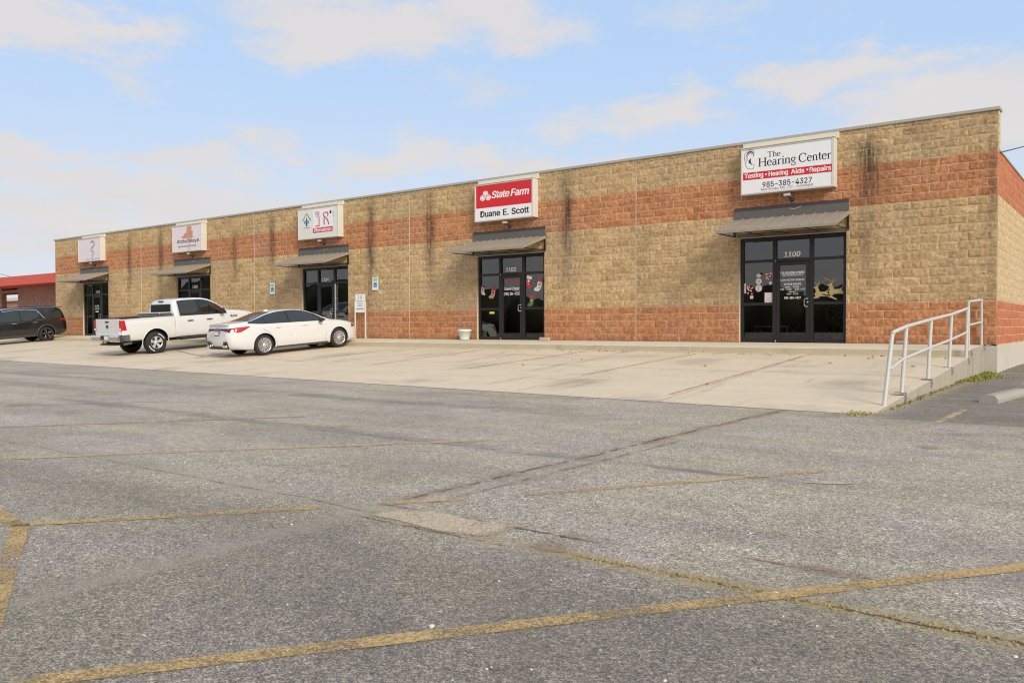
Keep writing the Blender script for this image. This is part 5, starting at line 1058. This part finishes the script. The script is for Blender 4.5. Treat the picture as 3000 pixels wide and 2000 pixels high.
# ======== white pickup
def pickup():
    t = thing('pickup_truck', 'white quad cab pickup with chrome rear bumper parked left of the white saloon', 'truck')
    zr = 1.335
    top = [(.80, 1.40), (.82, 1.74), (.86, 1.85), (1.0, 1.935), (1.3, 1.965), (1.9, 1.965), (2.25, 1.93), (2.6, 1.78), (2.95, 1.55), (3.15, 1.44), (3.5, 1.41), (3.9, 1.36), (4.3, 1.25), (4.48, 1.14), (4.55, .95)]
    belt = [(.80, 1.30), (2.0, 1.30), (3.0, 1.29), (3.6, 1.22), (4.3, 1.10), (4.55, .80)]
    w = [(.80, .955), (.84, .965), (2.0, .965), (3.2, .96), (3.9, .95), (4.3, .90), (4.5, .80), (4.55, .72)]
    bot = [(.80, .50), (3.0, .48), (3.6, .52), (4.3, .46), (4.55, .50)]; rw = [(.80, .80), (1.2, .755), (2.0, .755), (2.6, .80), (3.1, .88), (4.55, .92)]
    B = Body(top, belt, w, bot, .3, rw, .06, .035); xs = [.80, .815, .835, .86, .90, .95]+[1.0+.12*i for i in range(29)]+[4.44, 4.50, 4.53, 4.55]
    o = B.mesh(xs).build('cab', [M['paintw'], M['blackplastic']], t); r = .40
    cut(o, [(3.57, r+.02, .47, -1.2, -.62), (3.57, r+.02, .47, .62, 1.2)], [M['paintw'], M['blackplastic']])
    # cargo bed: outer walls with wheel arches, open top
    K = Body([(-1.24, 1.20), (-1.21, zr-.01), (-1.15, zr), (.78, zr+.01)], [(-1.24, zr-.1), (.78, zr-.07)], [(-1.24, .93), (-1.19, .965), (-.6, .985), (.3, .985), (.78, .965)], [(-1.24, .60), (-.9, .52), (.78, .50)], .3, [(-1.24, .985), (.78, .985)], .02, .03)
    k = K.mesh([-1.24, -1.225, -1.20, -1.15, -1.05]+[-.95+.115*i for i in range(15)]+[.72, .78]).build('cargo_bed', [M['paintw'], M['blackplastic']], t)
    kc = [(0, r+.02, .50, -1.2, -.60), (0, r+.02, .50, .60, 1.2)]; cut(k, kc, [M['paintw'], M['blackplastic']])
    c = MB(); c.box(-1.18, .73, -.83, .83, .84, 1.6, 1); co = c.build('well_cutter', [M['paintw'], M['blackplastic']]); md = k.modifiers.new('bed', 'BOOLEAN'); md.operation = 'DIFFERENCE'; md.object = co; md.solver = 'EXACT'
    bpy.context.view_layer.update(); me = D.meshes.new_from_object(k.evaluated_get(bpy.context.evaluated_depsgraph_get())); k.modifiers.clear(); k.data = me; D.objects.remove(co); me.polygons.foreach_set('use_smooth', [True]*len(me.polygons)); me.set_sharp_from_angle(angle=R(38))
    for s in (-1, 1):
        b = MB(); b.box(-1.2, .77, min(s*.84, s*.985), max(s*.84, s*.985), zr+.001, zr+.022, 0, .008); b.build('bed_rail_cap', M['blackplastic'], t)
        b = MB(); pts = [(.505*math.cos(R(a)), r+.02+.505*math.sin(R(a))) for a in range(-8, 190, 9)]; b.tube([(x, s*(K.y(max(-1.2, min(.77, x)), z)+.002), z) for x, z in pts], .016, 6); b.build('arch_lip', M['paintw'], t)
    for x in (0, 3.57):
        for s in (-1, 1): wheel(t, x, s*.865, r, .27, s, .228, 'truck')
    lo = [(1.0, 1.315), (3.0, 1.30)]; hi = [(1.0, 1.835), (1.3, 1.86), (1.9, 1.86), (2.2, 1.825), (2.5, 1.71), (2.8, 1.53), (2.98, 1.36)]
    for s in (-1, 1):
        b = MB(); panel(b, B, cols(1.06, 1.80, lo, hi), s, .008); b.build('rear_side_window', M['carglass'], t)
        b = MB(); panel(b, B, cols(1.90, 2.95, lo, hi), s, .008); b.build('front_side_window', M['carclear'], t)
        b = MB(); panel(b, B, cols(1.02, 3.0, [(x, z-.02) for x, z in lo], [(x, z+.022) for x, z in hi], 30), s, .004); b.build('window_trim', M['ink'], t)
        b = MB(); seam(b, B, [(.98, .58), (.98, 1.28), (1.0, 1.80)], s); seam(b, B, [(1.86, .58), (1.86, 1.30)], s); seam(b, B, [(2.98, .56), (3.02, .9), (3.02, 1.26)], s); b.build('door_seam', M['greyplastic'], t)
        for hx in (1.28, 2.08): b = MB(); y = s*(B.y(hx, 1.10)+.018); b.box(hx, hx+.23, y-.018, y+.018, 1.085, 1.125, 0, .01); b.build('door_handle', M['greyplastic'], t)
        b = MB(); b.tube([(2.72, s*.93, 1.34), (2.70, s*1.06, 1.38)], .025, 6); b.box(2.62, 2.76, min(s*1.03, s*1.22), max(s*1.03, s*1.22), 1.30, 1.50, 0, .035); b.build('wing_mirror', M['blackplastic'], t)
        b = MB(); b.tube([(.95, s*.97, .46), (2.95, s*.97, .46)], .05, 8); b.box(.85, 3.05, min(s*.60, s*.93), max(s*.60, s*.93), .44, .54); b.build('running_board', M['blackplastic'], t)
        b = MB(); panel(b, B, [(3.98, 1.13, 1.19), (4.12, 1.10, 1.17), (4.26, 1.07, 1.14)], s, .010, 0, 2); b.build('fender_badge', M['greyplastic'], t)
        if s < 0: b = MB(); add_text(b, 'RAM', 3.12, 1.12, .30, .085, -(B.y(3.25, 1.15)+.014), 0, .05); b.build('fender_letters', M['greyplastic'], t)
        # tail lamp block at the bed corner
        b = MB(); hk = [(-1.268, .855), (-1.270, .965), (-1.255, 1.000), (-1.20, 1.016), (-1.085, 1.020), (-1.085, .95), (-1.2, .90)]; n_ = len(hk); V = []
        for z, sk in ((.93, 0.), (1.28, .055)): V += [(x-(sk if x > -1.1 else 0)*1.0, s*(y-.004*(z > 1.2)), z) for x, y in hk]
        b.add(V, [tuple(range(n_)), tuple(range(n_, 2*n_))]+[(q, (q+1) % n_, n_+(q+1) % n_, n_+q) for q in range(n_)]); b.build('tail_lamp', M['tail'], t)
        b = MB(); b.box(-1.278, -1.266, min(s*.87, s*.955), max(s*.87, s*.955), .94, 1.005, 0, .003); b.build('reversing_lamp', M['lensclear'], t)
    # rear of the cab
    b = MB(); b.grid([[(.788+.02*(z-1.40)/.30, y, z) for z in (1.36, 1.5, 1.62, 1.75)] for y in [-.70+.14*i for i in range(11)]]); rw_ = b.build('rear_window', M['carglass'], t)
    b = MB(); b.box(.782, .80, -.02, -.012, 1.385, 1.70); b.build('window_slider_bar', M['blackplastic'], rw_)
    b = MB(); b.box(.815, .865, -.16, .16, 1.83, 1.89, 0, .015); b.build('brake_lamp', M['taildark'], t)
    # tailgate, handle, emblem, bumper, hitch, plate, exhaust, front
    b = MB(); b.box(-1.262, -1.225, -.84, .84, .755, zr+.005, 0, .014); g = b.build('tailgate', M['paintw'], t)
    b = MB(); b.box(-1.268, -1.262, -.74, .74, .90, .925, 0, .003); b.build('tailgate_crease', M['paintw'], g)
    b = MB(); b.box(-1.272, -1.258, -.13, .13, 1.205, 1.262, 0, .006); b.build('tailgate_handle', M['ink'], g)
    b = MB(); b.prism([(-.05, 1.13), (.05, 1.13), (.055, 1.05), (.03, .99), (-.03, .99), (-.055, 1.05)], 'X', -1.272, -1.262); b.tube([(-1.27, -.06, 1.10), (-1.275, -.085, 1.07), (-1.27, -.05, 1.045)], .012, 6); b.tube([(-1.27, .06, 1.10), (-1.275, .085, 1.07), (-1.27, .05, 1.045)], .012, 6); b.build('tailgate_emblem', M['greyplastic'], g)
    b = MB(); prof = [(-1.34, .52), (-1.40, .58), (-1.405, .70), (-1.37, .765), (-1.26, .775), (-1.26, .50)]
    for a, c_ in ((-.99, -.30), (.30, .99)): b.prism(prof, 'Y', a, c_)
    b.prism([(-1.34, .52), (-1.40, .565), (-1.40, .60), (-1.26, .60), (-1.26, .5)], 'Y', -.30, .30); b.prism([(-1.37, .755), (-1.30, .775), (-1.26, .775), (-1.26, .755)], 'Y', -.30, .30)
    for s in (-1, 1): b.prism([(-1.37, min(s*.985, s*1.01)), (-.98, min(s*.985, s*1.01)), (-.98, max(s*.985, s*1.01)), (-1.37, max(s*.985, s*1.01))], 'Z', .54, .765)
    b.build('rear_bumper', M['chrome'], t)
    b = MB(); b.box(-1.33, -1.30, -.30, .30, .60, .755); b.build('bumper_recess', M['ink'], t)
    b = MB(); b.box(-1.345, -1.335, -.15, .15, .605, .75); b.build('number_plate', M['lensclear'], t)
    b = MB(); b.box(-1.33, -1.1, -.10, .10, .42, .50); b.tube([(-1.36, 0, .47), (-1.48, 0, .47)], .03, 6); b.lathe([(0, 0), (.028, .02), (.028, .05), (0, .075)], 10, 'Z', (-1.46, 0, .49)); b.box(-1.3, -.9, -.55, .55, .40, .46); b.build('tow_hitch', M['blackplastic'], t)
    b = MB(); b.tube([(-.75, -.62, .45), (-1.05, -.66, .43)], .045, 10); b.build('exhaust_pipe', M['steel'], t)
    b = MB(); b.box(-1.1, 4.2, -.48, .48, .40, .62); b.tube([(0, -.85, .40), (0, .85, .40)], .06, 8); b.build('chassis', M['ink'], t)
    b = MB(); b.grid([[(x, y, B.z(x, abs(y))+.01) for y in [q*hw/6 for q in range(-6, 7)]] for x, hw in [(2.42, .66), (2.7, .70), (3.0, .76), (3.08, .78)]]); b.build('windscreen', M['carclear'], t)
    b = MB(); b.tube([(3.25, -.80, 1.36), (3.22, -.82, 1.62), (3.20, -.82, 1.75)], .005, 5); b.build('aerial', M['ink'], t)
    b = MB(); b.box(4.53, 4.60, -.62, .62, .72, 1.12, 0, .03); b.build('grille', M['chrome'], t); b = MB(); b.box(4.45, 4.68, -.95, .95, .45, .68, 0, .04); b.build('front_bumper', M['chrome'], t)
    b = MB(); b.box(1.25, 1.75, -.62, -.10, .8, 1.42, 0, .06); b.box(1.25, 1.75, .10, .62, .8, 1.42, 0, .06); b.build('seat', M['greyplastic'], t) if False else None
    return t
tr = pickup(); place(tr, -26.88, -5.80, 89.5)
# checker plate toolbox lying across the bed
t = thing('toolbox', 'checker plate metal toolbox lying across the pickup bed behind the cab', 'toolbox'); b = MB(); b.box(.30, .74, -.78, .78, 1.02, 1.42, 0, .012); b.build('case', M['steel'], t); b = MB(); b.box(.27, .76, -.86, .86, 1.425, 1.47, 0, .012); b.build('lid', M['alloy'], t); place(t, -26.88, -5.80, 89.5)

# ======== dark sport utility backed in at the left edge
def suv():
    t = thing('black_suv', 'black family SUV backed up to the kerb at the left edge', 'car')
    top = [(-1.12, 1.0), (-1.07, 1.25), (-.98, 1.48), (-.86, 1.66), (-.70, 1.735), (-.3, 1.765), (.5, 1.79), (1.3, 1.79), (2.0, 1.74), (2.4, 1.60), (2.8, 1.36), (3.05, 1.22), (3.5, 1.17), (3.85, 1.08), (4.0, .92), (4.06, .7)]
    belt = [(-1.12, .94), (-.9, 1.13), (-.2, 1.13), (1, 1.09), (2.5, 1.06), (3.3, 1.03), (3.8, .94), (4.06, .62)]
    w = [(-1.12, .74), (-1.05, .85), (-.85, .93), (-.3, .965), (1, .97), (2.6, .965), (3.3, .94), (3.75, .82), (4.06, .55)]
    bot = [(-1.12, .5), (-1.0, .36), (-.7, .29), (3.3, .27), (4.06, .33)]; rw = [(-1.12, .88), (-.9, .80), (-.4, .755), (1.3, .755), (2.2, .78), (2.9, .88), (4.06, .9)]
    B = Body(top, belt, w, bot, .3, rw, .055, .035); r = .375
    o = B.mesh([-1.12, -1.11, -1.09, -1.05, -1.0, -.94, -.86]+[-.76+.11*i for i in range(42)]+[3.92, 3.98, 4.03, 4.06]).build('body', [M['paintb'], M['blackplastic']], t)
    cut(o, [(0, r, .43, -1.2, -.64), (0, r, .43, .64, 1.2), (3.07, r, .43, -1.2, -.64), (3.07, r, .43, .64, 1.2)], [M['paintb'], M['blackplastic']])
    for x in (0, 3.07):
        for s in (-1, 1): wheel(t, x, s*.85, r, .25, s, .262, 'dark')
    lo = [(-.95, 1.20), (-.6, 1.17), (0, 1.16), (2.6, 1.10)]; hi = [(-.95, 1.50), (-.7, 1.585), (.3, 1.65), (1.3, 1.66), (1.9, 1.61), (2.3, 1.46), (2.62, 1.25), (2.75, 1.12)]
    for s in (-1, 1):
        for nm, a, c in (('rear_quarter_window', -.86, -.02), ('rear_side_window', .30, 1.12), ('front_side_window', 1.22, 2.62)):
            b = MB(); panel(b, B, cols(a, c, lo, hi), s, .007); b.build(nm, M['carglass'], t)
        b = MB(); b.tube([(x, s*(B.y(x, z)+.006), z) for x, z in [(.02, 1.17), (.10, 1.30), (.20, 1.45), (.34, 1.64), (.8, 1.68), (1.4, 1.685), (1.95, 1.63)]], .012, 6); b.build('window_strip', M['alloy'], t)
        b = MB(); seam(b, B, [(.30, .6), (.28, 1.12)], s); seam(b, B, [(1.17, .42), (1.17, 1.10)], s); b.build('door_seam', M['ink'], t)
        b = MB(); b.grid([[(x, s*(B.y(x, z)+.010), z) for z in (.30, .36, .42)] for x in [.5+.1*i for i in range(21)]]); b.build('sill_trim', M['greyplastic'], t)
        b = MB(); pts = [(.455*math.cos(R(a)), r+.455*math.sin(R(a))) for a in range(-12, 193, 9)]; b.tube([(x, s*(B.y(x, max(.33, z))+.004), z) for x, z in pts], .030, 6); b.build('arch_trim', M['greyplastic'], t)
        b = MB(); panel(b, B, [(-1.085, 1.035, 1.10), (-1.0, 1.03, 1.12), (-.9, 1.04, 1.125), (-.78, 1.065, 1.12), (-.68, 1.085, 1.11)], s, .012, 0, 3); b.build('tail_lamp', M['tail'], t)
        for hx in (.42, 1.4): b = MB(); b.tube([(hx, s*(B.y(hx, 1.0)+.012), 1.0), (hx+.1, s*(B.y(hx, 1.0)+.03), 1.005), (hx+.22, s*(B.y(hx+.2, 1.0)+.012), 1.01)], .014, 6); b.build('door_handle', M['chrome'], t)
        b = MB(); b.box(2.45, 2.6, min(s*1.0, s*1.18), max(s*1.0, s*1.18), 1.08, 1.24, 0, .035); b.tube([(2.5, s*.95, 1.12), (2.5, s*1.05, 1.14)], .02, 6); b.build('wing_mirror', M['paintb'], t)
        b = MB(); b.tube([(-.5, s*.66, 1.76), (-.4, s*.66, 1.80), (1.6, s*.66, 1.83), (1.75, s*.66, 1.79)], .014, 6); b.build('roof_rail', M['ink'], t)
    b = MB(); b.box(-1.02, -.80, -.6, .6, 1.70, 1.735, 0, .012); b.build('roof_spoiler', M['paintb'], t)
    return t
sv = suv(); place(sv, -43.4, -2.45, -90)
